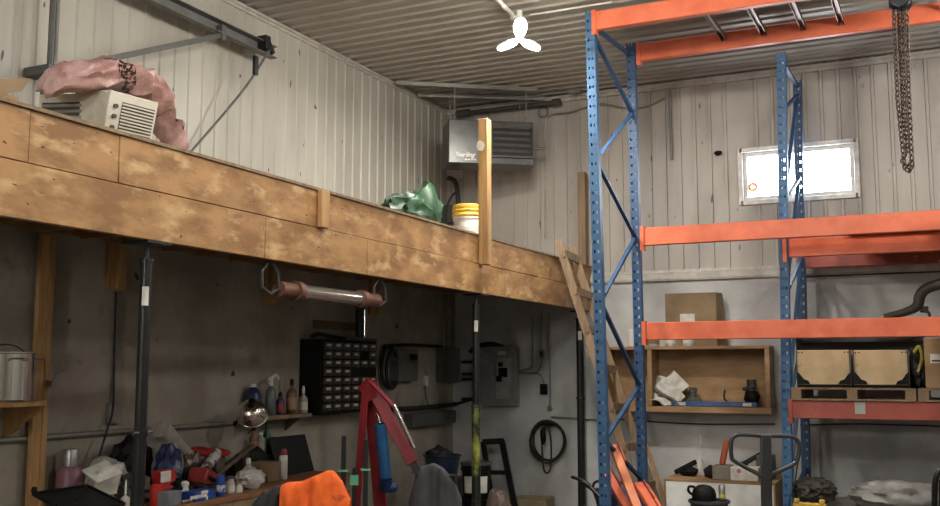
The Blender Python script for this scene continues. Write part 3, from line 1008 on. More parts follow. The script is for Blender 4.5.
# dark tarp heap over the crates with the exhaust pipe on it
xa, xb = onY(797, 370, 10.5).x, onY(925, 370, 10.5).x
b = MB(); b.blob(((xa + xb) / 2, 10.55, 1.9), (xb - xa + .05, .5, .32), .14, 2.2, 5, 4, flat=zl + .55)
b.b2((xa, 10.5, zl + .122), (xb, 10.84, 1.93))
tag(b.build('tarp_bundle', plain('black_tarp', (.02, .021, .024), .6)), 'black tarp bundle heaped behind the two tan crates', 'tarp')
Yp = 10.25
pts = [onY(884, 317, Yp), onY(905, 312, Yp), onY(917, 306, Yp), onY(920, 296, Yp), onY(926, 289, Yp), onY(940, 284, Yp), onY(965, 277, Yp)]
b = MB(); b.tube(smoothpath(pts, 6), [.03 + .02 * min(1, i / 14) for i in range(37)], 12)
ep = tag(b.build('exhaust_pipe', plain('rust_black_pipe', (.055, .042, .035), .6, .4)), 'bent rusty exhaust pipe lying on the tarp behind the orange beam', 'pipe')
b = MB(); p = onY(928, 312, Yp); b.tube(smoothpath([onY(920, 311, Yp), p, onY(930, 318, Yp)]), .014, 6); b.box(onY(925, 309, Yp), (.06, .04, .05)); b.build('pipe_bracket', M_RUB, ep)
# box at right edge
xa = onY(925, 370, yp0).x
zt_ = onY(932, 338, yp0).z
bx1_ = thing('cardboard_box', 'brown cardboard box with white label at the right edge of the rear rack', 'box', (xa + .3, yp0 + .3, zc0))
MB().b2((xa, yp0 + .02, zc0), (xa + .6, yp0 + .6, zt_), .004).build('carton', M_CARD, bx1_)
p, q = onY(930, 354, yp0 + .02), onY(945, 363, yp0 + .02)
MB().b2((p.x, yp0 + .016, q.z), (q.x, yp0 + .02, p.z)).build('label', M_PAPER, bx1_)
b = MB(); b.b2((p.x + .01, yp0 + .014, q.z + .012), (q.x - .01, yp0 + .016, q.z + .026)); b.build('print_bar', M_BLKPL, bx1_)
# narrow clutter between crate and box
xa = onY(918, 370, yp0 + .15).x
cl = thing('strap_bundle', 'yellow and black strap bundle squeezed between the crates and the cardboard box', 'strap', (xa, yp0 + .15, zc0))
MB().blob((xa, yp0 + .25, zc0 + .18), (.16, .3, .38), .35, 2.5, 7, 3, flat=zc0).build('black_bundle', M_RUB, cl)
b = MB(); b.tube(smoothpath([onY(914, 352, yp0 + .1), onY(919, 347, yp0 + .08), onY(922, 358, yp0 + .1), onY(918, 372, yp0 + .1)]), .016, 6); b.build('yellow_strap', plain('strap_yellow', (.4, .33, .06), .6), cl)

# ------------------------------------------------------------------ wall box shelf
YS = 10.9
sx0, sx1 = onY(603, 380, YS).x, onY(770.5, 380, YS).x
xs = onY(647, 380, YS).x
sz0, sz1 = onY(700, 413, YS).z, onY(700, 346, YS).z
sz0 -= .0
M_SHELF = mat('shelf_plywood', (.38, .235, .12), .65, 0, col2=(.25, .145, .065), scale=5, stretch=(.5, 1, 2), scratch_or_shade=(.1, .055, .03), sscale=9, slo=.68, shi=.76)
sh = thing('wall_shelf', 'open wooden box shelf fixed to the back wall below the window', 'shelf', ((sx0 + sx1) / 2, CB - .01, sz0))
MB().b2((sx0, YS, sz1 - .035), (sx1, CB - .004, sz1), .004).build('top_board', M_SHELF, sh)
MB().b2((sx0, YS, sz0), (sx1, CB - .004, sz0 + .065), .004).build('bottom_board', M_SHELF, sh)
for x in (sx0 + .02, xs + .025, sx1 - .035):
    MB().b2((x - .02, YS + .001, sz0 + .066), (x + .03, CB - .006, sz1 - .036), .004).build('side_board', M_SHELF, sh)
MB().b2((sx0 + .03, CB - .014, sz0 + .066), (sx1 - .03, CB - .006, sz1 - .036)).build('back_panel', M_SHELF, sh)
sb = sz0 + .066
# things in it
def sheet(cpx, w, h, rx, ry, rz_, dy, seed, label, m=None):
    c = onY(cpx[0], cpx[1], YS + dy)
    R = Matrix.Rotation(rz_, 3, 'Z') @ Matrix.Rotation(ry, 3, 'Y') @ Matrix.Rotation(rx, 3, 'X')
    b = MB()
    b.grid(lambda u, v: c + R @ V(((u - .5) * w, .05 * noise.noise(V((u * 2.2, v * 2.2, seed))) + .012 * noise.noise(V((u * 7, v * 7, seed))), (v - .5) * h)), 10, 10, .004)
    zmin = min(v.co.z for v in b.bm.verts)
    if zmin < sb + .002:
        for v in b.bm.verts:
            v.co.z += sb + .002 - zmin
    return tag(b.build('paper_sheet', m or M_PAPER, smooth=25), label, 'paper', 'papers in the box shelf')


sheet((663, 388), .22, .27, -.5, .35, .2, .17, 1.0, 'tall white paper sheet standing at the back of the paper heap in the box shelf')
sheet((673, 386), .24, .26, -.4, .75, -.2, .14, 2.0, 'white paper sheet tilted to the right in the box shelf paper heap')
sheet((670, 391), .32, .13, -.7, .62, .0, .09, 3.0, 'long folded white sheet sloping down across the paper heap')
sheet((662, 400), .26, .12, -.9, .25, .1, .06, 4.0, 'low white sheet lying at the front of the paper heap')
b = MB(); p = onY(664, 398, YS + .06); b.tube(smoothpath([onY(654, 388, YS + .05), onY(660, 393, YS + .045), onY(672, 399, YS + .04), onY(679, 405, YS + .035)]), .016, 7)
tag(b.build('grey_rag', plain('dusty_rag', (.2, .17, .13), .8)), 'dusty strip of cloth lying across the papers in the box shelf', 'rag')
xa, xb = onY(672, 405, YS + .07).x, onY(757, 405, YS + .07).x
b = MB(); b.b2((xa, YS + .03, sb), (xb, YS + .09, sb + .055), .006)
lv = tag(b.build('spirit_level', plain('blue_enamel', (.05, .11, .26), .4)), 'long blue spirit level lying along the front of the box shelf', 'level')
b = MB(); b.b2((xb - .14, YS + .026, sb + .012), (xb - .05, YS + .03, sb + .045)); b.b2((xa + .06, YS + .026, sb + .012), (xa + .16, YS + .03, sb + .045)); b.build('vial_window', M_WPL, lv)
p = onY(752, 400, YS + .16)
pt = thing('power_tool', 'black power tool standing at the right of the box shelf', 'tool', (p.x, p.y, sb))
MB().blob((p.x, p.y, sb + .1), (.16, .14, .2), .2, 2, 1, 3, flat=sb).build('body', M_BLKPL, pt)
b = MB(); b.cyl((p.x, p.y, sb + .17), (p.x, p.y, sb + .29), .045, .05); b.cyl((p.x - .09, p.y, sb + .19), (p.x + .05, p.y - .05, sb + .22), .02); b.build('handle', M_DKGRY, pt)
p = onY(695, 398, YS + .2)
cn = thing('grinder', 'grey dusty angle grinder lying on the box shelf right of the paper heap', 'tool', (p.x, p.y, sb))
b = MB(); b.lathe((p.x - .02, p.y, sb), [(.085, 0), (.085, .06), (.05, .09), (.035, .10), (.035, .15), (.045, .155), (.045, .19), (.03, .2)], 16); b.build('body', M_GREYD, cn)
b = MB(); b.cyl((p.x + .02, p.y, sb + .035), (p.x + .2, p.y - .02, sb + .035), .03, .02); b.build('handle', M_GREYD, cn)
p = onY(727, 398, YS + .18)
b = MB(); b.tube(smoothpath([(p.x - .02, p.y, sb + .18), (p.x - .03, p.y, sb + .10), (p.x, p.y, sb + .05), (p.x + .08, p.y, sb + .03), (p.x + .2, p.y, sb + .012)]), .012, 6)
tag(b.build('hook_tool', M_RUB), 'thin dark bent hook lying in the middle of the box shelf', 'tool')

# on top of it
M_TIN = plain('paint_tin', (.5, .48, .45), .35, .5)
for i, px in enumerate((653, 671, 689)):
    p = onY(px, 343, YS + .12)
    hgt = (.11, .12, .12)[i]
    t = thing('paint_tin', ['small paint tin at the left end', 'pale paint tin second from the left', 'paint tin in front of the cardboard box'][i] + ' on top of the box shelf', 'tin', (p.x, YS + .12, sz1), 'tins on the box shelf')
    MB().lathe((p.x, YS + .12, sz1 + .001), [(.07, 0), (.072, .006), (.07, .012), (.07, hgt - .014), (.074, hgt - .008), (.074, hgt), (.06, hgt), (.06, hgt - .006)], 20).build('can', M_TIN, t)
    MB().lathe((p.x, YS + .12, sz1 + .03), [(.0708, 0), (.0708, hgt - .055)], 20, cap=False).build('label', [M_CARDD, M_PAPER, M_WPL][i], t)
p = onY(632, 345, YS + .15)
jr = thing('glass_jar', 'clear jar with pale lid left of the paint tins on the box shelf', 'jar', (p.x, YS + .15, sz1))
MB().lathe((p.x, YS + .15, sz1 + .001), [(.045, 0), (.05, .01), (.05, .15), (.04, .17)], 18).build('body', M_CLEAR, jr)
MB().lathe((p.x, YS + .15, sz1 + .171), [(.044, 0), (.044, .025), (.04, .03)], 18).build('lid', M_WPL, jr)
Yk = 10.98
xa, xb = onY(665, 300, Yk).x, onY(716, 300, Yk).x
zt_ = onY(690, 293, Yk).z
cbx = thing('cardboard_box', 'tall brown cardboard box with white label on top of the box shelf', 'box', ((xa + xb) / 2, Yk + .1, sz1))
MB().b2((xa, Yk, sz1 + .001), (xb, CB - .03, zt_), .003).build('carton', M_CARDD, cbx)
MB().prism([(xb, Yk + .0, sz1 + .002), (xb + .075, CB - .05, sz1 + .002), (xb + .03, CB - .05, zt_), (xb, Yk, zt_)], (0, .01, 0)).build('flap', M_CARDD, cbx)
MB().b2((xa, Yk - .004, zt_ - .018), (xb, Yk, zt_)).build('open_edge', M_CARDD, cbx)
p, q = onY(680, 314, Yk), onY(695, 324, Yk)
MB().b2((p.x, Yk - .006, q.z), (q.x, Yk - .001, p.z)).build('label', M_PAPER, cbx)

# ------------------------------------------------------------------ white bench cabinet and its clutter
YW = 10.3
wx0, wx1 = onY(664, 480, YW).x, onY(775, 480, YW).x
wz = .49
wc = thing('cabinet', 'low white-fronted cabinet with wood edges against the back wall', 'cabinet', ((wx0 + wx1) / 2, YW + .3, 0))
MB().b2((wx0 + .018, YW + .01, .02), (wx1 - .018, CB - .01, wz - .025)).build('body', M_LUMD, wc)
MB().b2((wx0 + .02, YW - .006, .03), (wx1 - .02, YW + .01, wz - .025), .002).build('front_panel', plain('melamine_white', (.90, .90, .88), .35, col2=(.78, .78, .76)), wc)
b = MB(); b.b2((wx0, YW - .01, wz - .024), (wx1, CB - .01, wz), .003); b.b2((wx0, YW - .01, 0), (wx0 + .018, CB - .01, wz - .025)); b.b2((wx1 - .018, YW - .01, 0), (wx1, CB - .01, wz - .025)); b.build('wood_edging', M_SHELF, wc)


def stand(px, py, z):
    return onZ(px, py, z)


p = V((onY(688, 470, YW + .3).x, YW + .3, wz))
b = MB()
b.bar(p + V((-.14, 0, .03)), p + V((.08, .04, .15)), .05, .05, V((0, 1, 0)), .01); b.blob(p + V((.0, .02, .05)), (.2, .14, .1), .3, 2, 3, 3, flat=wz)
tag(b.build('clamp_tool', M_BLKPL), 'black clamp tool lying on the left of the white cabinet', 'tool')
p = V((onY(699, 470, YW + .38).x, YW + .40, wz))
jr = thing('glass_jar', 'clear jar with a thin straw on the white cabinet', 'jar', tuple(p))
MB().lathe(p + V((0, 0, .001)), [(.05, 0), (.055, .01), (.055, .12), (.04, .14), (.04, .16)], 18).build('body', M_CLEAR, jr)
MB().cyl(p + V((0, 0, .02)), p + V((.02, 0, .42)), .005, seg=6).build('straw', M_WPL, jr)
p = V((onY(711, 470, YW + .2).x, YW + .22, wz))
tag(MB().blob(p + V((0, 0, .06)), (.16, .2, .13), .3, 2, 8, 3, flat=wz).build('tool_pouch', M_RUB), 'dark tool pouch beside the jar on the white cabinet', 'pouch')
p = V((onY(722, 472, YW + .15).x, YW + .15, wz))
b = MB(); b.b2((p.x - .08, YW + .05, wz + .001), (p.x + .1, YW + .28, wz + .14), .006)
gb = tag(b.build('tool_box', plain('tan_grey_box', (.26, .23, .18), .6)), 'grey brown box in the middle of the white cabinet under the orange handle', 'box')
b = MB(); b.bar(onY(722, 465, YW + .2), onY(727, 440, YW + .2), .06, .05, V((1, 0, 0)), .015)
pz = onY(722, 465, YW + .2).z
oh = tag(b.build('hand_saw_handle', mat('orange_grip', (.5, .12, .05), .5, 0, col2=(.35, .08, .03))), 'orange handle sticking up from the grey brown box', 'handle')
b = MB(); b.b2((onY(731, 475, YW + .1).x, YW + .06, wz + .001), (onY(759, 475, YW + .1).x, YW + .24, wz + .135), .006)
wb_ = tag(b.build('carton', M_PAPER), 'white carton with a pink mark on the right of the white cabinet', 'box')
p = onY(739, 471, YW + .06); MB().lathe((p.x, YW + .059, p.z), [(.022, 0), (.022, .003)], 14, R=Matrix.Rotation(radians(90), 3, 'X')).build('pink_mark', plain('pink_print', (.5, .18, .25), .6), wb_)
b = MB(); b.b2((onY(757, 470, YW + .3).x, YW + .26, wz + .001), (onY(775, 470, YW + .3).x - .02, YW + .5, wz + .24), .006)
tag(b.build('carton', M_GREYD), 'dark grey carton behind the pallet jack handle on the white cabinet', 'box')
b = MB(); b.bar(onY(740, 466, YW + .4), onY(770, 449, YW + .4), .03, .05, V((0, 1, 0)), .006)
b.b2((onY(741, 470, YW + .4).x, YW + .36, wz + .001), (onY(748, 470, YW + .4).x, YW + .44, wz + .16))
tag(b.build('bent_bracket', M_RUB), 'dark flat bracket leaning up behind the white carton', 'bracket')

# can, cap and bin in front of the cabinet
D = 9.0
p = atD(709, 500, D)
bn = thing('trash_bin', 'dark metal bin in front of the white cabinet', 'bin', (p.x, p.y, 0))
zr_ = p.z
MB().lathe((p.x, p.y, 0), [(.13, 0), (.165, zr_ - .03), (.185, zr_ - .02), (.185, zr_), (.17, zr_), (.17, zr_ - .03)], 22).build('drum', M_DKGRY, bn)
cp = atD(704, 492, D)
b = MB(); b.lathe((cp.x, cp.y, zr_ + .001), [(.105, 0), (.108, .05), (.095, .095), (.06, .125), (.02, .135)], 18); hat = tag(b.build('cap', M_BLKPL), 'black cap resting on the dark bin in front of the white cabinet', 'cap')
b = MB(); b.tube(smoothpath([(cp.x - .1, cp.y, zr_ + .04), (cp.x - .135, cp.y - .02, zr_ + .075), (cp.x - .125, cp.y - .02, zr_ + .115), (cp.x - .08, cp.y, zr_ + .11)]), .012, 8); b.build('strap', M_BLKPL, hat)
cp = atD(722, 494, D)
cn = thing('drink_can', 'silver can standing on the dark bin next to the black cap', 'can', (cp.x, cp.y, zr_))
MB().lathe((cp.x, cp.y, zr_ + .001), [(.026, 0), (.03, .008), (.03, .125), (.024, .135)], 16).build('body', M_GALV, cn)
MB().lathe((cp.x, cp.y, zr_ + .02), [(.0308, 0), (.0308, .035)], 16, cap=False).build('yellow_band', plain('band_yellow', (.55, .5, .08), .5), cn)

# ------------------------------------------------------------------ pallet jack
D = 5.45
pj = atD(766, 470, D)
jk = thing('pallet_jack', 'dark grey pallet jack with looped steering handle in front of the racks', 'pallet jack', (pj.x, pj.y, 0))
q = lambda px, py: atD(px, py, D)
M_JACK = plain('jack_grey', (.06, .062, .068), .42, .1)
b = MB(); b.tube(smoothpath([q(764, 436), q(745, 434.5), q(736, 435.5), q(731.5, 441), q(731.5, 456), q(736, 462), q(762, 476)], 7), .0115, 10); b.tube(smoothpath([q(764, 436), q(785, 436), q(795, 438), q(799.5, 446), q(797.5, 459), q(792, 465), q(768, 476)], 7), .0115, 10); b.build('loop_handle', M_JACK, jk)
b = MB(); b.bar(q(765.5, 434.5), q(767, 520), .055, .035, RT, .004)
bt = V((q(767, 520).x, q(767, 520).y, 0)); 
b.bar(q(767, 519), bt + V((.0, .12, .25)), .05, .03, RT, .004); b.build('tiller', M_JACK, jk)
b = MB(); b.tube(smoothpath([q(798, 462), q(795, 480), q(790, 500), q(786, 520)]), .004, 6); b.build('release_cable', M_RUB, jk)
bb = bt + V((0, .12, 0))
b = MB(); b.b2((bb.x - .1, bb.y - .07, .12), (bb.x + .1, bb.y + .1, .32), .02); b.cyl((bb.x, bb.y, .2), (bb.x, bb.y, .45), .04); b.build('pump', M_JACK, jk)
for s in (-1, 1):
    MB().b2((bb.x + s * .19 - .08, bb.y + .08, .06), (bb.x + s * .19 + .08, bb.y + 1.2, .09), .005).build('fork', M_JACK, jk)
    MB().cyl((bb.x + s * .05 - .025, bb.y - .02, .08), (bb.x + s * .05 + .025, bb.y - .02, .08), .08, seg=18).build('wheel', M_RUB, jk)
    MB().cyl((bb.x + s * .19 - .04, bb.y + 1.1, .04), (bb.x + s * .19 + .04, bb.y + 1.1, .04), .04, seg=14).build('wheel', M_RUB, jk)
MB().b2((bb.x - .27, bb.y + .08, .09), (bb.x + .27, bb.y + .16, .14), .005).build('cross_plate', M_JACK, jk)

# yellow sawhorse
D = 8.6
YSW = 8.95
pa, pb = onY(793, 502, YSW), onY(826, 502, YSW)
yz = pa.z
M_YEL = plain('yellow_paint', (.62, .40, .05), .5)
sw = thing('sawhorse', 'yellow sawhorse whose top shows under the rear rack by the blue upright', 'sawhorse', ((pa.x + pb.x) / 2, YSW, 0))
MB().b2((pa.x, YSW - .03, yz - .04), (pb.x, YSW + .03, yz), .008).build('top_rail', M_YEL, sw)
for s, x in ((1, pa.x + .03), (-1, pb.x - .03)):
    for k in (-1, 1):
        MB().bar(V((x, YSW + k * .02, yz - .03)), V((x - s * .03, YSW + k * .17, 0)), .035, .025, V((1, 0, 0))).build('leg', M_YEL, sw)
    b = MB(); b.b2((x - .02, YSW - .035, yz), (x + .02, YSW + .035, yz + .03), .004); b.build('end_stop', M_YEL, sw)

# pallet load at floor level of the rear rack
pal = wood_pallet(-1.15, .35, 9.98, 10.9, 0, 'floor pallet under the grey tarp below the rear rack')
lz = .122
b = MB()
b.grid(lambda u, v: V((-1.3 + 1.75 * u, 9.93 + 1.0 * v, lz + .012 + (sin(pi * u) ** .35) * (sin(pi * (.06 + .9 * v)) ** .4) * (.26 + .09 * noise.noise(V((u * 5, v * 4, 3))) + .05 * noise.noise(V((u * 13, v * 9, 1)))))), 48, 24, .006)
tag(b.build('tarp', mat('grey_tarp', (.23, .22, .21), .5, 0, col2=(.12, .115, .11), scale=4, bump=.5, bscale=10), smooth=50), 'crumpled grey tarp covering the goods on the floor pallet', 'tarp')
b = MB(); b.blob((onY(814, 490, 10.1).x, 10.1, .46), (.38, .36, .24), .3, 2.2, 4, 4, flat=.36, ridge=True)
tag(b.build('sack', plain('dark_sack', (.055, .048, .04), .8)), 'lumpy dark sack on the grey tarp beside the blue upright', 'sack')
b = MB(); b.blob((onY(900, 498, 9.9).x, 10.05, .45), (.85, .34, .28), .24, 1.5, 12, 4, flat=.36, ridge=True)
tag(b.build('plastic_sheeting', mat('grey_film', (.30, .29, .275), .35, 0, col2=(.17, .16, .15), scale=6, bump=.5), smooth=50), 'heap of pale grey plastic sheeting on the tarp at the bottom right', 'sheeting')
# hand truck handle at the right edge
D = 6.2
b = MB(); b.tube(smoothpath([atD(934.5, 560, D), atD(934.5, 500, D), atD(936, 478, D), atD(942, 469, D), atD(952, 466, D), atD(962, 470, D), atD(966, 490, D), atD(966, 560, D)], 6), .018, 10)
p, q2 = atD(934.5, 560, D), atD(966, 560, D)
ht2 = thing('hand_truck', 'black tubular hand truck handle at the bottom right edge', 'hand truck', ((p.x + q2.x) / 2, (p.y + q2.y) / 2, 0))
b.cyl(p, (p.x, p.y, .1), .018, seg=10); b.cyl(q2, (q2.x, q2.y, .1), .018, seg=10)
b.build('frame', M_BLACK, ht2)
b = MB(); b.b2((p.x - .05, p.y - .3, 0), (q2.x + .05, p.y + .02, .012)); b.build('toe_plate', M_BLACK, ht2)
for pp in (p, q2):
    MB().cyl((pp.x - .03, pp.y + .09, .1), (pp.x + .03, pp.y + .09, .1), .1, seg=18).build('wheel', M_RUB, ht2)
b = MB(); b.grid(lambda u, v: p.lerp(q2, .1 + .8 * u) * (1 - v) + (atD(936, 480, D).lerp(atD(965, 480, D), .1 + .8 * u)) * v, 4, 6, .006); b.build('back_mesh', M_RUB, ht2)

# ------------------------------------------------------------------ ladder and leaning timbers
lt = thing('ladder', 'rough homemade wooden ladder leaning on the far end of the mezzanine', 'ladder', (-3.0, 10.6, 0))
a0, b0 = onY(558, 240, 9.95), V((-2.78, 10.05, 0))
a1, b1 = onY(572, 247, 10.3), V((-2.72, 10.42, 0))
MB().bar(a0, b0, .085, .038, V((0, .2, 0)) + V((1, 0, 0)), .003).build('rail', M_LUMD, lt)
MB().bar(a1, b1, .085, .038, V((1, .2, 0)), .003).build('rail', M_LUMD, lt)
for k in range(7):
    f = .05 + k * .135
    pa, pb = a0.lerp(b0, f), a1.lerp(b1, f)
    MB().bar(pa + V((.03, 0, 0)) + (pa - pb) * .08, pb + V((.03, 0, 0)) + (pb - pa) * .08, .085, .03, V((0, 0, 1)), .003).build('rung', M_LUMD, lt)
b = MB(); b.bar(V((-2.80, 10.95, .02)), onY(645, 440, 11.18), .04, .025, V((1, 0, 0)))
tag(b.build('stick', M_LUM), 'thin pine stick leaning on the back wall left of the white cabinet', 'stick')

# orange beams leaning at the front upright
for lab, (x0, y0), (x1, y1), d0, d1, nm in (
        ('pale orange loose beam leaning on the front blue upright', (613, 446), (642, 520), 9.0, 8.3, 0),
        ('darker orange loose beam standing behind the pale leaning one', (605, 470), (634, 520), 9.05, 8.6, 1),
        ('orange loose beam with a bracket end leaning by the rear blue upright', (638, 484), (660, 520), 8.6, 8.2, 2),):
    a, c = atD(x0, y0, d0), atD(x1, y1, d1)
    dv = (c - a).normalized()
    e = a + dv * ((a.z) / -dv.z)
    t = thing('loose_beam', lab, 'beam', tuple(e), 'loose beams leaning on the rack')
    mm = [mat('faded_orange', (.72, .26, .13), .5, 0, col2=(.6, .19, .09), scale=6), M_OR, M_OR][nm]
    MB().bar(a, e - dv * .02, .075, .05, RT, .005).build('beam_tube', mm, t)
    MB().bar(a + dv * .0 + RT * .045, a + dv * .22 + RT * .045, .012, .09, RT).build('connector', M_ORR, t)
    if nm == 2:
        MB().bar(a + RT * .06 + dv * .02, e + RT * .07 - dv * .05, .03, .05, RT, .005).build('step_lip', M_OR, t)
b = MB(); b.tube(smoothpath([atD(572, 477, 9.6), atD(580, 480, 9.5), atD(590, 487, 9.4), atD(600, 497, 9.3)]), [.016] * 8 + [.026] * 8 + [.02] * 9, 10)
b.tube([atD(600, 497, 9.3), V((atD(606, 505, 9.3).x, atD(606, 505, 9.3).y, 0.02))], .015, 8)
tag(b.build('lever_bar', M_BLACK), 'black lever bar sticking out left of the front blue upright', 'lever')
p = atD(620, 506, 9.85)
wl = thing('plastic_tub', 'dark blue tub standing behind the front blue upright', 'tub', (p.x, p.y, 0))
MB().lathe((p.x, p.y, 0), [(.17, 0), (.24, .32), (.27, .40), (.28, .41), (.26, .42), (.22, .33), (.15, .04)], 22).build('tub', plain('dark_blue_tub', (.02, .035, .09), .5), wl)
b = MB(); b.tube(smoothpath([(p.x - .27, p.y - .03, .40), (p.x - .2, p.y - .12, .5), (p.x + .05, p.y - .2, .52), (p.x + .25, p.y - .1, .42)]), .012, 8); b.build('tub_handle', M_BLACK, wl)

# ------------------------------------------------------------------ electrical gear
ec = lambda name, m, label, cat, b: tag(b.build(name, m), label, cat)
a, c = onY(479, 347, CB), onY(520, 406, CB)
pn = thing('breaker_panel', 'grey breaker panel with open cover on the back wall', 'electrical panel', ((a.x + c.x) / 2, CB - .05, c.z))
MB().b2((a.x, CB - .11, c.z), (c.x, CB - .002, a.z), .005).build('enclosure', M_GREY, pn)
p, q = onY(496, 358, CB - .12), onY(511, 399, CB - .12)
MB().b2((p.x, CB - .122, q.z), (q.x, CB - .11, p.z), .003).build('cover_plate', plain('panel_door', (.36, .365, .355), .4), pn)
b = MB(); m_ = onY(503, 372, CB - .12)
for dx, dz, w_, h_ in ((-.03, .09, .06, .05), (.0, .0, .11, .10), (-.05, -.08, .07, .07), (.03, -.02, .05, .08)):
    b.b2((m_.x + dx - w_ / 2, CB - .128, m_.z + dz - h_ / 2), (m_.x + dx + w_ / 2, CB - .122, m_.z + dz + h_ / 2))
b.build('breakers', M_BLKPL, pn)
p = onY(502, 353, CB - .11); MB().b2((p.x - .05, CB - .114, p.z - .022), (p.x + .05, CB - .11, p.z + .022)).build('data_plate', M_PAPER, pn)
b = MB(); b.tube(smoothpath([onY(470, 352, CB - .04), onY(478, 346, CB - .05), onY(492, 344, CB - .05), onY(503, 347, CB - .05)]), .028, 8); b.build('feed_cable', M_RUB, pn)
for i, yy in enumerate((362, 374, 379, 399)):
    p, q = onY(462, yy, CB - .04), onY(480, yy, CB - .04)
    MB().cyl(p, q, .018, seg=8).build('cable_stub', M_RUB, pn)
# cables at its right
Yw = CB - .018
for lab, pts, r in (('grey conduit dropping down the back wall into the breaker panel', [(533, 318), (533, 362), (530, 368), (519, 371)], .011),
                    ('grey conduit from the breaker panel up to the wall outlet', [(519, 372), (535, 373), (541, 366), (542, 359)], .011),
                    ('thin cord from the breaker panel down to the black socket box', [(519, 373), (536, 373), (542, 377), (544, 384)], .008)):
    b = MB(); b.tube(smoothpath([onY(x, y_, Yw) for x, y_ in pts]), r, 8); tag(b.build('conduit', M_GALVP), lab, 'pipe')
p = onY(542, 354, Yw)
ot = tag(MB().b2((p.x - .035, CB - .035, p.z - .055), (p.x + .035, CB - .001, p.z + .055), .004).build('outlet', M_GREY), 'grey wall outlet right of the breaker panel', 'outlet')
MB().b2((p.x - .014, CB - .039, p.z - .025), (p.x + .014, CB - .035, p.z + .03)).build('socket', M_BLKPL, ot)
b = MB(); q = onY(542, 310, Yw); b.cyl((p.x, CB - .02, p.z + .056), (p.x, CB - .02, 2.25), .011, seg=8); tag(b.build('conduit', M_GALVP), 'straight conduit above the grey wall outlet', 'pipe')
p = onY(544, 389, Yw)
tag(MB().b2((p.x - .04, CB - .05, p.z - .065), (p.x + .04, CB - .001, p.z + .06), .006).build('socket_box', M_BLKPL), 'black socket box on the back wall above the coiled cable', 'outlet')
b = MB(); p = onY(549.5, 320, Yw); q = onY(549.5, 408, Yw); b.cyl((p.x, CB - .02, 2.25), (p.x, CB - .02, q.z), .012, seg=8); b.lathe((p.x, CB - .035, q.z - .03), [(.02, 0), (.03, .015), (.03, .035), (.015, .05)], 12)
tag(b.build('conduit', M_GALVP), 'long vertical conduit ending above the coiled cable', 'pipe')
b = MB(); b.cyl(onY(551, 417, CB - .015), onY(606, 420, CB - .015), .012, seg=8); tag(b.build('conduit', M_GALVP), 'level conduit low on the back wall behind the black jack post', 'pipe')
# coiled cable
pc = onY(548, 441, CB - .06)
b = MB()
pts = []
for i in range(4 * 24):
    a = 2 * pi * i / 24
    rr = .205 + .012 * sin(i * .37) + .006 * (i // 24)
    pts.append(pc + V((rr * .98 * cos(a), -.015 * (i / 24) + .02, rr * 1.05 * sin(a))))
b.tube(pts, .011, 7)
b.tube(smoothpath([pc + V((.0, -.05, .22)), pc + V((-.05, -.06, .0)), pc + V((-.035, -.06, -.3)), pc + V((.01, -.06, -.36)), pc + V((.055, -.06, -.28)), pc + V((.06, -.06, 0)), pc + V((.02, -.05, .21))]), .011, 7)
ccl = tag(b.build('coiled_cable', M_RUB), 'black cable coiled on a hook on the back wall', 'cable')
b = MB(); b.b2((pc.x - .09, CB - .13, pc.z + .18), (pc.x + .09, CB - .001, pc.z + .205), .005); b.blob((pc.x - .03, CB - .14, pc.z + .06), (.07, .06, .22), .2, 2, 2, 2); b.build('hook', M_BLKPL, ccl)

# gear on the left concrete wall
def wallbox(px0, py0, px1, py1, dep, m, name, label, cat):
    X = CL + dep
    a, c = onX(px0, py0, X), onX(px1, py1, X)
    zt2, zb2 = onX((px0 + px1) / 2, py0, X).z, onX((px0 + px1) / 2, py1, X).z
    o = MB().b2((CL + .001, a.y, zb2), (X, c.y, zt2), .004).build(name, m)
    return tag(o, label, cat), (a.y, c.y, zb2, zt2, X)


M_BXG = plain('box_grey', (.12, .118, .105), .5)
o, g = wallbox(399, 349, 418, 381, .12, M_BXG, 'disconnect_box', 'wide grey disconnect box on the left wall above the trough', 'electrical box')
MB().b2((g[4], g[0] + .25, g[3] - .12), (g[4] + .05, g[0] + .34, g[3] - .06), .003).build('switch_lever', M_BLKPL, o)
o, g = wallbox(443, 348, 460, 382, .1, M_BXG, 'disconnect_box', 'dark grey disconnect box in the left wall corner by the breaker panel', 'electrical box')
b = MB()
for k in range(3):
    b.cyl((g[4] - .05, g[0] + .12 + .14 * k, g[3]), (g[4] - .05, g[0] + .12 + .14 * k, 2.5), .012, seg=8)
b.build('riser_conduits', M_GALVP, o)
o, g = wallbox(413, 412, 456, 425, .12, M_GREYD, 'wire_trough', 'long grey wiring trough low on the left wall near the corner', 'electrical box')
o, g = wallbox(425.5, 376, 428.5, 386, .04, M_WPL, 'switch', 'pale pull switch on the left wall between the disconnect boxes', 'switch')
b = MB(); b.tube(smoothpath([(CL + .02, g[0] + .03, g[2]), (CL + .02, g[0] + .05, g[2] - .12), (CL + .03, g[0] + .09, g[2] - .22)]), .005, 6); b.build('cord', M_RUB, o)
b = MB(); b.tube(smoothpath([onX(360, 410, CL + .05), onX(400, 409, CL + .05), onX(430, 407, CL + .05), onX(456, 404, CL + .05)]), .026, 8); b.tube(smoothpath([onX(456, 404, CL + .05), onY(470, 400, CB - .03), onY(480, 398, CB - .03)]), .016, 8)
tag(b.build('wall_cable', M_RUB), 'thick black cable running along the left wall above the trough', 'cable')
b = MB(); b.tube(smoothpath([onX(385, 346, CL + .03), onX(410, 345, CL + .03), onX(445, 347, CL + .03)]), .018, 8)
tag(b.build('wall_cable', M_RUB), 'thinner black cable running above the disconnect boxes on the left wall', 'cable')
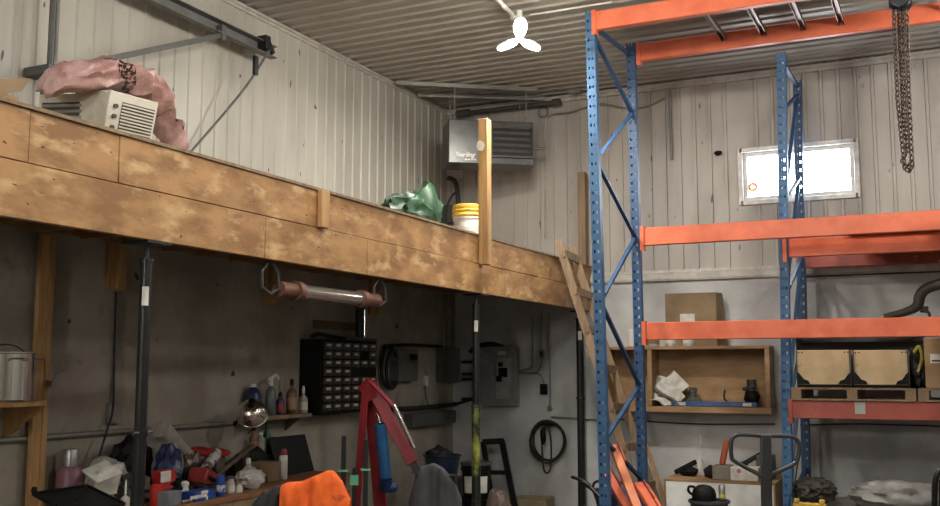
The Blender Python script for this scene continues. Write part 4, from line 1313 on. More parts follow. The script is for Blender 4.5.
# long conduit near the floor bench
b = MB(); b.cyl((CL + .022, 3.6, 1.143), (CL + .022, 8.6, 1.143), .02, seg=10)
for yy in (5.9, 7.1):
    b.b2((CL + .001, yy - .015, 1.115), (CL + .045, yy + .015, 1.17))
tag(b.build('conduit', M_GALVP), 'horizontal conduit running low along the left concrete wall', 'pipe')
b = MB(); p = onX(117.5, 291, CL + .02); q = onX(115, 404, CL + .02); b.cyl((CL + .02, p.y, p.z), (CL + .02, p.y, q.z), .011, seg=8)
b.b2((CL + .001, p.y - .05, q.z - .14), (CL + .05, p.y + .07, q.z), .004)
wo = tag(b.build('outlet', M_GALVP), 'wall outlet with vertical conduit on the left concrete wall above the bench', 'outlet')
b = MB(); b.tube(smoothpath([onX(116, 292, CL + .045), onX(114, 360, CL + .045), onX(113, 408, CL + .06), onX(107, 430, CL + .08), onX(96, 466, CL + .12), onX(90, 480, CL + .15)]), .008, 6); b.build('cord', M_RUB, wo)

# ------------------------------------------------------------------ left shelf with pot
zs = 1.40
ysr = onX(35, 398, CL + .1).y
ls = thing('wall_shelf', 'pine shelf on the left wall holding the steel pot', 'shelf', (CL + .2, ysr - .5, zs))
MB().b2((CL + .003, 3.7, zs - .035), (CL + .34, ysr - .12, zs), .003).build('board', M_LUM, ls)
b = MB(); b.prism([(CL + .003, ysr - .12, zs - .036), (CL + .34, ysr - .12, zs - .036), (CL + .003, ysr - .12, zs - .25)], (0, -.035, 0)); b.build('bracket', M_LUM, ls)
p = onX(6, 398, CL + .2)
py_ = onX(28, 375, CL + .2).y - .18
pot = thing('stock_pot', 'large stainless steel stock pot on the pine shelf at far left', 'pot', (CL + .2, py_, zs))
MB().lathe((CL + .2, py_, zs + .001), [(.17, 0), (.178, .008), (.178, .29), (.186, .295), (.186, .302), (.172, .302), (.17, .05)], 32).build('body', M_CHROME, pot)
for s in (-1, 1):
    b = MB(); c = V((CL + .2, py_, zs + .25)); d = V((.95, .3 * s, 0)).normalized()
    if s > 0: d = V((.35, .93, 0))
    sd = V((-d.y, d.x, 0)); b.tube(smoothpath([c + d * .175 + sd * .05, c + d * .22 + sd * .045 + V((0, 0, .01)), c + d * .22 - sd * .045 + V((0, 0, .01)), c + d * .175 - sd * .05], 5), .006, 6); b.build('handle', M_CHROME, pot)
b = MB(); b.tube(smoothpath([(CL + .2, py_ - .16, zs + .30), (CL + .2, py_ - .06, zs + .345), (CL + .2, py_ + .06, zs + .345), (CL + .2, py_ + .16, zs + .30)]), .005, 6); b.build('bail', M_CHROME, pot)

# ------------------------------------------------------------------ work bench and clutter
BZ = .685
BX = -4.72
b0y, b1y = 4.95, 7.75
bench = thing('workbench', 'long wooden workbench buried in clutter along the left wall', 'bench', (-5.1, 6.3, 0))
MB().b2((CL + .005, b0y, BZ - .04), (BX, b1y, BZ), .004).build('top', plain('worn_bench_wood', (.24, .115, .05), .6), bench)
MB().b2((BX - .04, b0y + .05, BZ - .14), (BX - .01, b1y - .05, BZ - .04)).build('apron', M_LUMD, bench)
for x in (CL + .08, BX - .08):
    for yy in (b0y + .1, b1y - .1):
        MB().b2((x - .045, yy - .045, 0), (x + .045, yy + .045, BZ - .041)).build('leg', M_LUM, bench)


def bp(px, py):
    """point of the bench top under a pixel, kept on the bench"""
    p = onZ(px, py, BZ)
    return V((min(max(p.x, CL + .06), BX - .06), p.y, BZ + .001))


def scale_at(p):
    return (p - O).dot(FW) / F_PX


def on_bench(px, top, X):
    """stand at depth X so that the column px is right; returns foot and height"""
    p = onX(px, top, X)
    return V((X, p.y, BZ + .001)), p.z - BZ


def bottle(label, foot, h, r, m, capm, cat='bottle', name='bottle', neck=.35, cap=.12, lab=None, group=None):
    t = thing(name, label, cat, tuple(foot), group)
    hc_ = h * cap
    hb = h - hc_
    MB().lathe(foot, [(r * .92, 0), (r, h * .02), (r, hb * .68), (r * .8, hb * .8), (r * neck, hb * .92), (r * neck, hb)], 18).build('body', m, t)
    MB().lathe(foot + V((0, 0, hb)), [(r * neck * 1.15, 0), (r * neck * 1.15, hc_ * .6), (r * neck * .7, hc_)], 14).build('cap', capm, t)
    if lab:
        MB().lathe(foot + V((0, 0, hb * .15)), [(r * 1.012, 0), (r * 1.012, hb * .42)], 18, cap=False).build('label', lab, t)
    return t


def spray_can(label, foot, h, r, m, capm, lab=None):
    t = thing('spray_can', label, 'spray can', tuple(foot))
    MB().lathe(foot, [(r * .95, 0), (r, .004), (r, h * .76), (r * .75, h * .83)], 18).build('body', m, t)
    MB().lathe(foot + V((0, 0, h * .8)), [(r * .9, 0), (r * .9, h * .12), (r * .6, h * .2)], 16).build('cap', capm, t)
    if lab:
        MB().lathe(foot + V((0, 0, h * .2)), [(r * 1.015, 0), (r * 1.015, h * .34)], 18, cap=False).build('label', lab, t)
    return t


# pink jug
f, h = on_bench(71, 449, CL + .14)
jg = thing('jug', 'pink plastic jug with a large silver cap on the left end of the bench', 'jug', tuple(f))
m_pink = plain('pink_translucent', (.30, .13, .17), .4)
hb = onX(71, 466, CL + .14).z - BZ
MB().lathe(f, [(.08, 0), (.088, .01), (.088, hb * .9), (.07, hb)], 22).build('body', m_pink, jg)
MB().lathe(f + V((0, 0, hb)), [(.055, 0), (.055, h - hb - .01), (.05, h - hb)], 22).build('cap', M_GALV, jg)
MB().b2((f.x + .07, f.y - .025, BZ + .02), (f.x + .092, f.y + .03, BZ + hb * .6)).build('label', plain('grey_label', (.33, .3, .29), .6), jg)

# clear bags and paper
M_FILM = mat('clear_film', (.50, .48, .45), .25, 0, col2=(.32, .3, .28), scale=7, bump=.4)


def heap(px0, px1, py0, X, dx, name, label, cat, m, seed, amp=.35, ridge=True, zb=None, smooth=25):
    zb = BZ + .001 if zb is None else zb
    a, c = onX(px0, py0, X), onX(px1, py0, X)
    top = onX((px0 + px1) / 2, py0, X).z
    o = MB().blob((X, (a.y + c.y) / 2, (zb + top) / 2), (dx, c.y - a.y, (top - zb) * 1.15), amp, 2.0, seed, 3, flat=zb, ridge=ridge).build(name, m, smooth=smooth)
    return tag(o, label, cat)


heap(90, 122, 462, CL + .3, .3, 'plastic_bag', 'clear crumpled plastic bag behind the black tray on the bench', 'bag', M_FILM, 3)
b = MB(); b.box(onX(102, 472, -5.0) , (.16, .19, .012), Matrix.Rotation(.5, 3, 'Y') @ Matrix.Rotation(.3, 3, 'X'))
b.box(onX(108, 480, -5.0), (.012, .2, .2), Matrix.Rotation(.25, 3, 'Y'))
tag(b.build('folded_paper', M_PAPER), 'folded white papers lying in front of the clear plastic bag', 'paper')
heap(112, 152, 441, CL + .17, .24, 'black_bag', 'black cloth bag slumped against the wall behind the left jack post', 'bag', M_BLKPL, 5, .25)
heap(143, 176, 436, CL + .2, .3, 'grey_bag', 'light grey paper bag right of the left jack post', 'bag', plain('grey_sack', (.30, .28, .255), .7), 8, .3)
heap(159, 180, 447, CL + .42, .16, 'blue_bag', 'dark blue and white bag in front of the grey paper bag', 'bag', mat('blue_white', (.02, .03, .10), .4, 0, col2=(.36, .36, .37), scale=5, lo=.52, hi=.58), 11, .3)
b = MB(); a, c = onX(160, 428, CL + .28), onX(196, 462, CL + .22); b.tube([a, c], [.075, .03], 18); b.tube([a + (a - c).normalized() * .002, a + (c - a) * .03], [.055, .055], 18)
b.cyl(c + V((0, 0, -.02)), V((c.x, c.y, BZ + .01)), .03)
tag(b.build('paper_roll', plain('roll_paper', (.42, .39, .34), .8)), 'pale paper roll leaning over the grey bag', 'roll')
heap(178, 206, 452, CL + .26, .22, 'brown_bag', 'dull pinkish brown bag left of the red lids on the bench', 'bag', mat('brown_plastic', (.2, .14, .125), .35, 0, col2=(.12, .085, .075), scale=7), 14, .3)

# boxes
def boxitem(px, py_top, X, w, d, h_, m, label, name='carton', cat='box', ang=0.0, z=None, rot=None):
    p = onX(px, py_top, X)
    zz = BZ + .001 if z is None else z
    if h_ is None:
        h_ = p.z - zz
    R = rz(ang)
    o = MB().box((X, p.y, zz + h_ / 2), (d, w, h_), R, .003).build(name, m)
    return tag(o, label, cat)


o = boxitem(164, 470, -4.98, .15, .09, None, M_REDPL, 'small red carton with white front, right of the left jack post', ang=.1)
p = onX(166, 475, -4.93); MB().box((-4.931, p.y, p.z - .01), (.006, .11, .075), rz(.1)).build('white_face', M_PAPER, o)
o = boxitem(169, 491, -4.80, .15, .10, None, plain('slate_box', (.17, .20, .22), .6), 'slate grey square box at the front of the bench', ang=.15)
f, h = on_bench(157, 484, -4.86)
spray_can('red spray can at the front of the bench right of the jack post', f, h + .0, .045, M_REDPL, M_REDPL)
o = boxitem(199, 490, -4.80, .23, .12, None, M_BLUEPL, 'flat blue and white box near the bench front edge', ang=.05)
p = onX(199, 493, -4.735); MB().box((-4.737, p.y, BZ + .035), (.006, .18, .022), rz(.05)).build('white_band', M_PAPER, o)
MB().box((-4.737, p.y + .06, BZ + .06), (.006, .07, .02), rz(.05)).build('white_band', M_PAPER, o)
f, h = on_bench(221, 475, -4.80)
spray_can('blue spray can with white lettering band at the bench front', f, h, .034, M_BLUEPL, M_BLUEPL, mat('white_blue_label', (.5, .52, .55), .5, 0, col2=(.03, .06, .3), scale=24, lo=.48, hi=.52))
f, h = on_bench(185, 481, -4.92)
bottle('small white pill bottle behind the flat blue box', f, h, .03, M_WPL, M_WPL, neck=.85, cap=.25)
f, h = on_bench(230.5, 476, -4.84)
bottle('clear squat jar with white label right of the blue spray can', f, h, .034, M_CLEAR, M_GREYD, 'jar', 'jar', .8, .14, M_PAPER)
f, h = on_bench(239, 482, -4.82)
bottle('tiny clear jar next to the labelled jar', f, h, .028, M_CLEAR, M_GALV, 'jar', 'jar', .8, .2)
f, h = on_bench(248.5, 458, -5.05)
bottle('pale dropper bottle with white nozzle left of the brown carton', f, h, .045, plain('pale_bottle', (.42, .33, .28), .45), M_WPL, neck=.4, cap=.2, lab=plain('pinkish_label', (.45, .3, .26), .6))
heap(238, 262, 470, -4.90, .15, 'plastic_bag', 'crumpled clear plastic bag in front of the brown carton', 'bag', M_FILM, 21)
p = onX(264, 462, -5.12)
b = MB(); b.box((-5.12, p.y, BZ + (p.z - BZ) / 2 + .001), (.2, .22, p.z - BZ), rz(.15), .003, None)
tag(b.build('carton', M_CARDD), 'dusty brown carton left of the red capped spray can', 'box')
f, h = on_bench(283.5, 449, -5.05)
spray_can('white spray can with dark red cap in front of the black board', f, h, .036, M_WPL, plain('dark_red_cap', (.25, .03, .03), .4))
f, h = on_bench(126, 480, -4.86)
bottle('thin clear bottle with a long white nozzle beside the left jack post', f, h, .03, M_CLEAR, M_WPL, neck=.2, cap=.45)
# black board
a = onX(269, 438, CL + .2); c = onX(305, 437, CL + .2)
b = MB(); b.bar(V((CL + .30, (a.y + c.y) / 2, BZ + .002)), V((CL + .19, (a.y + c.y) / 2, a.z)), c.y - a.y, .02, V((0, 1, 0)), .003)
bb_ = tag(b.build('framed_board', M_BLKPL), 'black framed board leaning on the wall at the right end of the bench', 'board')
# red case, dark case, lids and tube
p = onX(203, 470, -5.0)
b = MB(); R = Matrix.Rotation(-.35, 3, 'X') @ rz(.2); b.box((-5.0, p.y, BZ + .115), (.15, .19, .12), R, .012)
rc = tag(b.build('tool_case', mat('red_case', (.32, .035, .025), .45, 0, col2=(.2, .02, .015))), 'tilted red tool case in the middle of the bench', 'case')
b = MB(); b.box(V((-5.0, p.y, BZ + .115)) + R @ V((.087, 0, .0)), (.006, .14, .02), R); b.build('latch_strip', M_BLKPL, rc)
heap(186, 206, 466, -5.16, .16, 'black_drill', 'black jumbled drill lying behind the red tool case', 'drill', M_RUB, 31, .4)
b = MB(); p = onX(225, 455, CL + .1); b.bar(V((CL + .34, onX(196, 480, CL + .3).y, BZ + .02)), V((CL + .22, onX(246, 458, CL + .2).y, BZ + .25)), .16, .03, V((1, 0, .5)), .003)
b.b2((CL + .2, onX(240, 470, CL + .25).y, BZ + .001), (CL + .28, onX(246, 470, CL + .25).y, BZ + .22))
tag(b.build('plank', plain('dark_brown_board', (.10, .07, .05), .7)), 'dark brown board leaning along the wall behind the red tool case', 'plank')
for (px, py, lab) in ((203, 452, 'left red plastic lid lying on the heap behind the tool case'), (219, 453, 'right red plastic lid on the heap near the striped tube')):
    p = onX(px, py, CL + .3)
    sgn = BZ + .002
    t = thing('plastic_disc', lab, 'lid', tuple(p), 'red lids on the bench')
    R = Matrix.Rotation(.25, 3, 'Y')
    MB().lathe(p, [(.085, 0), (.09, .004), (.09, .02), (.075, .024)], 22, R=R).build('disc', M_REDPL, t)
    MB().lathe(p + V((0, 0, .024)), [(.05, 0), (.05, .006), (.045, .008)], 18, R=R).build('ring', plain('deep_red', (.28, .015, .015), .5), t)
    q = p
    tag(MB().cyl((p.x, p.y, BZ + .001), (p.x, p.y, p.z - .012), .05, seg=14).build('coffee_tin', plain('dull_tin', (.14, .12, .1), .5, .4)), 'dull tin under the ' + lab.split(' ')[0] + ' red lid on the bench', 'tin')
a, c = onX(205, 470, -5.05), onX(217, 453, -5.12)
b = MB(); b.cyl(a, c, .04, seg=14); 
ct = tag(b.build('caulk_tube', mat('striped_tube', (.45, .44, .43), .5, 0, col2=(.08, .05, .05), scale=14, lo=.5, hi=.54)), 'grey and black striped tube leaning on the red tool case', 'tube')
b = MB(); dv = (c - a).normalized(); b.cyl(c, c + dv * .05, .015, .005, seg=10); b.build('nozzle', M_REDPL, ct)

o = heap(150, 182, 478, -5.02, .2, 'black_pouch', 'black leather tool pouch in front of the blue and white bag', 'pouch', M_BLKPL, 41, .3)
o = heap(186, 214, 484, -4.95, .16, 'cable_tangle', 'tangled black cable lying in front of the red tool case', 'cable', M_RUB, 43, .45)
o = heap(121, 146, 474, -5.05, .2, 'dark_rag', 'dark oily rag behind the left jack post on the bench', 'rag', plain('oily_rag', (.07, .06, .05), .9), 47, .35)
o = heap(238, 268, 449, CL + .2, .16, 'dark_canister', 'dark canister standing behind the brown carton on the bench', 'canister', M_BLKPL, 53, .1, ridge=False)
o = boxitem(205, 497, -4.78, .1, .06, .03, M_PAPER, 'small white card lying in front of the flat blue box', name='card', cat='card', ang=.4)
o = heap(183, 200, 499, -4.79, .07, 'white_rag', 'crumpled white rag at the very front of the bench', 'rag', M_PAPER, 59, .4)

# upper shelf on the left wall
SZ = 1.195
y0s, y1s = onX(246, 415, CL + .1).y, onX(312, 412, CL + .22).y
us = thing('wall_shelf', 'thin board shelf of bottles on the left wall beside the drawer cabinet', 'shelf', (CL + .1, (y0s + y1s) / 2, SZ))
MB().b2((CL + .003, y0s, SZ - .035), (CL + .22, y1s, SZ), .003).build('board', M_LUMD, us)
for yy in (y0s + .15, y1s - .12):
    MB().prism([(CL + .003, yy, SZ - .036), (CL + .18, yy, SZ - .036), (CL + .003, yy, SZ - .16)], (0, .025, 0)).build('bracket', M_LUMD, us)


def on_shelf(px, top, X, z=SZ):
    p = onX(px, top, X)
    return V((X, p.y, z + .001)), p.z - z


f, h = on_shelf(253, 384, CL + .08)
jg = thing('jug', 'dark blue jug with white cap at the left of the bottle shelf', 'jug', tuple(f))
MB().lathe(f, [(.06, 0), (.075, .01), (.075, h * .62), (.05, h * .82), (.025, h * .9)], 18).build('body', plain('navy_plastic', (.02, .03, .10), .35), jg)
MB().lathe(f + V((0, 0, h * .9)), [(.028, 0), (.028, h * .1)], 14).build('cap', M_WPL, jg)
MB().lathe(f + V((0, 0, h * .34)), [(.0755, 0), (.0755, .02)], 18, cap=False).build('label', M_PAPER, jg)
f, h = on_shelf(271, 386, CL + .12)
sp = thing('spray_bottle', 'spray bottle with white trigger on the bottle shelf', 'spray bottle', tuple(f))
MB().lathe(f, [(.045, 0), (.048, .01), (.048, h * .45), (.04, h * .85), (.016, h)], 18).build('body', plain('grey_green_plastic', (.12, .15, .15), .35), sp)
hp = onX(276, 373, CL + .12).z - SZ
b = MB(); b.lathe(f + V((0, 0, h)), [(.02, 0), (.02, .03), (.012, .035)], 12); b.tube(smoothpath([f + V((0, -.03, h + .06)), f + V((0, .02, h + .075)), f + V((0, .07, h + .095)), f + V((0, .11, h + .055))]), [.014] * 16 + [.012] * 8 + [.008], 8); b.cyl(f + V((0, 0, h + .03)), f + V((0, 0.01, h + .075)), .014); b.build('trigger', M_WPL, sp)
f, h = on_shelf(280.5, 392, CL + .14)
bottle('purple bottle with red label between the spray bottle and the amber bottle', f, h, .04, plain('purple_plastic', (.09, .03, .10), .4), M_BLKPL, neck=.35, cap=.2, lab=plain('red_label', (.35, .05, .05), .5))
f, h = on_shelf(292, 379, CL + .13)
bottle('amber oil bottle with pale label and dark cap on the bottle shelf', f, h, .05, plain('amber_plastic', (.16, .085, .03), .35), M_BLKPL, neck=.3, cap=.18, lab=plain('tan_label', (.36, .24, .15), .6))
f, h = on_shelf(303.5, 386, CL + .13)
bottle('white nozzle bottle at the right end of the bottle shelf', f, h, .042, plain('offwhite_plastic', (.4, .37, .32), .45), M_WPL, neck=.3, cap=.28, lab=M_PAPER)
# lower shelf
LZ = .85
y2s, y3s = onX(246, 457, CL + .1).y, onX(277, 455, CL + .18).y
us = thing('wall_shelf', 'lower narrow board shelf on the left wall above the right end of the bench', 'shelf', (CL + .08, (y2s + y3s) / 2, LZ))
MB().b2((CL + .003, y2s, LZ - .03), (CL + .17, y3s, LZ), .003).build('board', M_LUMD, us)
MB().prism([(CL + .003, y2s + .1, LZ - .031), (CL + .14, y2s + .1, LZ - .031), (CL + .003, y2s + .1, LZ - .14)], (0, .02, 0)).build('bracket', M_LUMD, us)
f, h = on_shelf(254, 427, CL + .09, LZ)
bottle('rust brown bottle under the round lamp on the lower shelf', f, h, .04, plain('rust_plastic', (.18, .075, .04), .45), M_BLKPL, lab=plain('brown_label', (.28, .18, .1), .6))
f, h = on_shelf(261, 432, CL + .11, LZ)
bottle('grey white jug in the middle of the lower shelf', f, h, .05, plain('dull_white', (.27, .25, .22), .5), M_WPL)
f, h = on_shelf(267, 424, CL + .07, LZ)
bottle('dark green bottle on the lower shelf', f, h, .04, plain('green_plastic', (.015, .09, .05), .35), plain('green_cap', (.02, .12, .07), .4))
f, h = on_shelf(273, 437, CL + .1, LZ)
bottle('short blue bottle at the right of the lower shelf bottles', f, h, .035, M_BLUEPL, M_BLKPL)
# clamp lamp
p = onX(252, 414, CL + .32)
BKd = V((FW.x, FW.y, 0)).normalized()
lm = thing('clamp_lamp', 'clamp work lamp with shiny aluminium reflector hung from the bottle shelf', 'lamp', tuple(p))
nd = (BKd * .62 + V((-.15, 0, -.55))).normalized()
u = nd.orthogonal().normalized(); R = Matrix((u, nd.cross(u), nd)).transposed()
b = MB(); prof = [(.02, -.115), (.06, -.105), (.095, -.08), (.118, -.04), (.127, 0), (.132, .004), (.124, .002), (.112, -.04), (.09, -.075), (.056, -.097), (.0, -.1)]
b.lathe(p, prof[:-1], 28, R=R, cap=True); b.build('reflector', mat('hammered_aluminium', (.78, .75, .68), .2, 1.0, bump=.6, bscale=16), lm)
b = MB(); b.lathe(p - nd * .07, [(.018, 0), (.03, .04), (.032, .065), (.02, .09)], 14, R=R); b.build('bulb', mat('frosted_bulb', (.75, .72, .65), .3), lm)
b = MB(); b.cyl(p - nd * .09, p - nd * .19, .026, seg=14); b.tube([p - nd * .17, V((CL + .14, p.y, SZ - .06)), V((CL + .14, p.y, SZ - .03))], .012, 8); b.build('socket', M_BLKPL, lm)

# drawer cabinet
Xd = CL + .26
dy0, dy1 = onX(322, 380, Xd).y, onX(378, 380, Xd).y
dz0, dz1 = onX(350, 413, Xd).z, onX(350, 340, Xd).z
dc = thing('drawer_cabinet', 'black small-parts cabinet of labelled drawers on the left wall', 'cabinet', (CL + .13, (dy0 + dy1) / 2, dz0))
b = MB(); b.b2((CL + .003, dy0, dz0), (Xd - .02, dy1, dz1), .004); b.build('case', M_BLKPL, dc)
M_DRW = plain('smoked_drawer', (.035, .026, .022), .35)
M_LBL = plain('drawer_label', (.55, .52, .48), .7)
cw_, rh = (dy1 - dy0 - .05) / 6, (dz1 - dz0 - .05) / 8
missing = {(3, 3), (4, 3), (4, 1), (5, 3)}
d0 = l0 = k0 = None
for r in range(8):
    for c in range(6):
        if (c, r) in missing:
            continue
        cy, cz_ = dy0 + .025 + cw_ * (c + .5), dz1 - .025 - rh * (r + .5)
        if d0 is None:
            d0 = MB().b2((Xd - .02, cy - cw_ * .46, cz_ - rh * .43), (Xd + .004, cy + cw_ * .46, cz_ + rh * .43), .003).build('drawer', M_DRW, dc)
            l0 = MB().b2((Xd + .004, cy - cw_ * .23, cz_ - rh * .02), (Xd + .006, cy + cw_ * .23, cz_ + rh * .26)).build('label', M_LBL, d0)
            k0 = MB().b2((Xd + .004, cy - cw_ * .2, cz_ - rh * .3), (Xd + .018, cy + cw_ * .2, cz_ - rh * .18)).build('pull', M_DRW, d0)
            ref = V((0, cy, cz_))
        else:
            dd = d0.copy(); COL.objects.link(dd); dd.parent = dc; dd.location = V((0, cy, cz_)) - ref
            for ch in (l0, k0):
                e = ch.copy(); COL.objects.link(e); e.parent = dd
WORLD_LOC[dc.name] = V(dc.location)
# on top of it: jack, tubes, plank behind
p = onX(360, 333, CL + .14)
hj = thing('bottle_jack', 'black hydraulic cylinder standing on top of the drawer cabinet', 'jack', (CL + .14, p.y, dz1))
zt_ = onX(360, 305, CL + .14).z
MB().cyl((CL + .14, p.y, dz1 + .001), (CL + .14, p.y, zt_ - .03), .05, seg=16).build('cylinder', M_BLACK, hj)
MB().lathe((CL + .14, p.y, zt_ - .03), [(.054, 0), (.054, .022), (.03, .03)], 16).build('cap', M_BLACK, hj)
MB().cyl((CL + .20, p.y - .01, dz1 + .04), (CL + .20, p.y - .01, zt_ - .05), .008, seg=8).build('rod', M_CHROME, hj)
b = MB(); a, c = onX(308, 334, CL + .12), onX(334, 331, CL + .12); zq = dz1 + .02
b.tube(smoothpath([(CL + .12, dy0 + .02, zq), (CL + .14, dy0 + .1, zq + .03), (CL + .1, dy0 + .35, zq + .02), (CL + .14, dy0 + .6, zq), (CL + .12, dy0 + .9, zq + .01)]), .019, 8)
tag(b.build('hose', M_RUB), 'black hose lying along the top of the drawer cabinet', 'hose')
b = MB(); b.bar(V((CL + .2, onX(345, 331, CL + .2).y, dz1 + .016)), V((CL + .2, onX(376, 331, CL + .2).y, dz1 + .016)), .03, .03, V((1, 0, 0)))
tag(b.build('metal_bar', M_GREYD), 'grey metal bar lying on the right of the drawer cabinet top', 'bar')
a, c = onX(315, 323, CL + .03), onX(357, 320, CL + .03)
tag(MB().b2((CL + .001, a.y, a.z - .05), (CL + .035, c.y, a.z + .03), .003).build('wall_cleat', plain('dull_cleat', (.16, .105, .06), .7)), 'horizontal wooden cleat on the left wall above the drawer cabinet', 'board')
b = MB(); p = onX(389, 365, CL + .05); b.tube([p + V((0, .16 * cos(a), .22 * sin(a) - .02)) for a in [i * pi / 12 for i in range(24)]], .022, 8, closed=True); b.tube([p + V((.03, .13 * cos(a) + .02, .2 * sin(a) - .05)) for a in [i * pi / 12 for i in range(24)]], .02, 8, closed=True)
b.cyl(p + V((-.06, 0, .2)), p + V((.06, 0, .2)), .012)
tag(b.build('hose', M_RUB), 'black hose coiled on the left wall right of the drawer cabinet', 'hose')

# ------------------------------------------------------------------ engine hoist
D = 8.0
q = lambda px, py, d=D: atD(px, py, d)
eh = thing('engine_hoist', 'red folding engine hoist with blue hydraulic ram beside the bench', 'engine hoist', (q(370, 500).x, q(370, 500).y, 0))
NR = (FW * V((1, 1, 0))).normalized()


def toz(a, c, z):
    dv = (c - a); return a + dv * ((z - a.z) / dv.z)


a, c = q(366, 384), q(357, 500)
MB().bar(a, toz(a, c, .06), .055, .055, RT, .004).build('folded_leg', M_RED, eh)
a, c = q(371, 398, 8.12), q(380, 500, 8.12)
MB().bar(a, toz(a, c, .06), .10, .075, RT, .004).build('mast', M_RED, eh)
a, c = q(370, 384, 8.05), q(413, 463, 7.9)
MB().bar(a, c, .095, .075, RT, .004).build('boom', M_RED, eh)
MB().bar(c - (c - a).normalized() * .05, q(424, 484, 7.86), .058, .055, RT).build('boom_extension', M_BLACK, eh)
b = MB(); b.bar(q(368, 379, 8.0), q(395, 407, 7.88), .03, .03, RT, .003); b.build('strut', M_RED, eh)
MB().cyl(q(394, 405, 7.84), q(414, 448, 7.80), .016, seg=12).build('brace_rod', M_CHROME, eh)
b = MB(); b.prism([q(358, 388, 7.98), q(366, 378, 7.98), q(373, 380, 7.98), q(377, 396, 7.98), q(368, 402, 7.98)], NR * .12); b.build('head_bracket', M_RED, eh)
a, c = q(380, 424, 7.95), q(386, 478, 7.95)
b = MB(); b.cyl(a, c, .046, seg=18); b.cyl(a, a + (c - a) * .04, .05, seg=18); part(b.build('hydraulic_ram', plain('ram_blue', (.03, .14, .34), .3, .2), eh), 'blue ram cylinder')
MB().cyl(q(376.5, 413), a, .02, seg=12).build('ram_rod', M_CHROME, eh)
b = MB(); b.cyl(c, q(386, 489), .05, seg=14); b.blob(q(391, 487), (.12, .1, .1), .2, 2, 1, 2); b.build('pump', plain('pump_blue', (.015, .04, .13), .4), eh)
# base and post foot
bm_ = q(383, 500, 8.1)
b = MB(); ft = toz(q(371, 398, 8.12), q(383, 500, 8.12), .06); fl_ = toz(q(366, 384), q(357, 500), .06)
b.bar(V((fl_.x - .1, fl_.y - .05, .07)), V((ft.x + .25, ft.y + .12, .07)), .09, .08, V((0, 0, 1)), .004); b.build('base_bar', M_RED, eh)
for pp in (V((fl_.x - .05, fl_.y - .03, .035)), V((ft.x + .2, ft.y + .1, .035))):
    MB().cyl(pp + V((-.02, 0, 0)), pp + V((.02, 0, 0)), .035, seg=14).build('caster', M_RUB, eh)
# glowing-green taped stakes beside the hoist (reflective tape)
M_TAPE = plain('green_tape', (.12, .50, .27), .5)
for k, (px, pt_, lab, w_) in enumerate(((344, 436, 'dark stake with a pale green tape band left of the red hoist', .07), (354.5, 468, 'dark stake with a bright green tag between the taped stake and the red hoist', .06), (366, 440, 'dark stake with a pale green tape band in front of the hoist leg', .07))):
    a = q(px, pt_, 7.6)
    t = thing('marker_stake', lab, 'stake', (a.x, a.y, 0), 'taped stakes')
    MB().bar(a, V((a.x, a.y, 0)), w_ * .5, .03, RT, .003).build('stake', plain('dark_stake', (.014, .013, .011), .8), t)
    yy0, yy1 = ((469.5, 471.5), (475, 485), (468.5, 470.5))[k]
    s0, s1 = q(px, yy0, 7.58), q(px, yy1, 7.58)
    MB().bar(V((a.x, a.y, s0.z)), V((a.x, a.y, s1.z)), w_, .036, RT).build('tape', M_TAPE, t)

# ------------------------------------------------------------------ chairs with garments
def chair(foot, ang, label, top=.98, w=.42):
    t = thing('chair', label, 'chair', tuple(foot))
    R = rz(ang)
    P = lambda x, y, z: foot + R @ V((x, y, z))
    b = MB(); b.box(P(0, 0, .46), (w, .42, .05), R, .015); b.build('seat', M_BLKPL, t)
    b = MB(); b.box(P(0, .22, (top + .6) / 2), (w - .04, .035, top - .62), R, .012); b.build('backrest', M_BLKPL, t)
    for sx in (-1, 1):
        MB().tube([P(sx * (w / 2 - .02), -.19, 0), P(sx * (w / 2 - .03), -.18, .44)], .014, 8).build('leg', M_DKGRY, t)
        MB().tube([P(sx * (w / 2 - .02), .23, 0), P(sx * (w / 2 - .03), .2, .44), P(sx * (w / 2 - .03), .24, top - .06)], .014, 8).build('leg', M_DKGRY, t)
    return t


def drape(b, p0, p1, top_fn, wid, drop, nrm, seed, nu=28, nv=26, amp=.03):
    """cloth laid over a horizontal ridge from p0 to p1; hangs on both sides"""
    def fn(u, v):
        r = p0.lerp(p1, u)
        zt_ = top_fn(u)
        s = (v - .5) * 2
        a = abs(s)
        side = nrm * (1 if s > 0 else -1)
        if a < .16:
            th = a / .16 * pi / 2
            off = side * (wid * sin(th)); z = zt_ - wid * (1 - cos(th))
        else:
            f = (a - .16) / .84
            off = side * (wid + .10 * f); z = zt_ - wid - drop * f
        k = noise.noise(V((u * 4.0 + seed, s * 1.2, 0))) * amp * (.4 + a) + noise.noise(V((u * 11 + seed, s * 3, 2))) * amp * .45
        return V((r.x, r.y, z)) + off + side * k + V((0, 0, noise.noise(V((u * 5, s * 4, seed))) * amp * .5))
    b.grid(fn, nu, nv, .006)


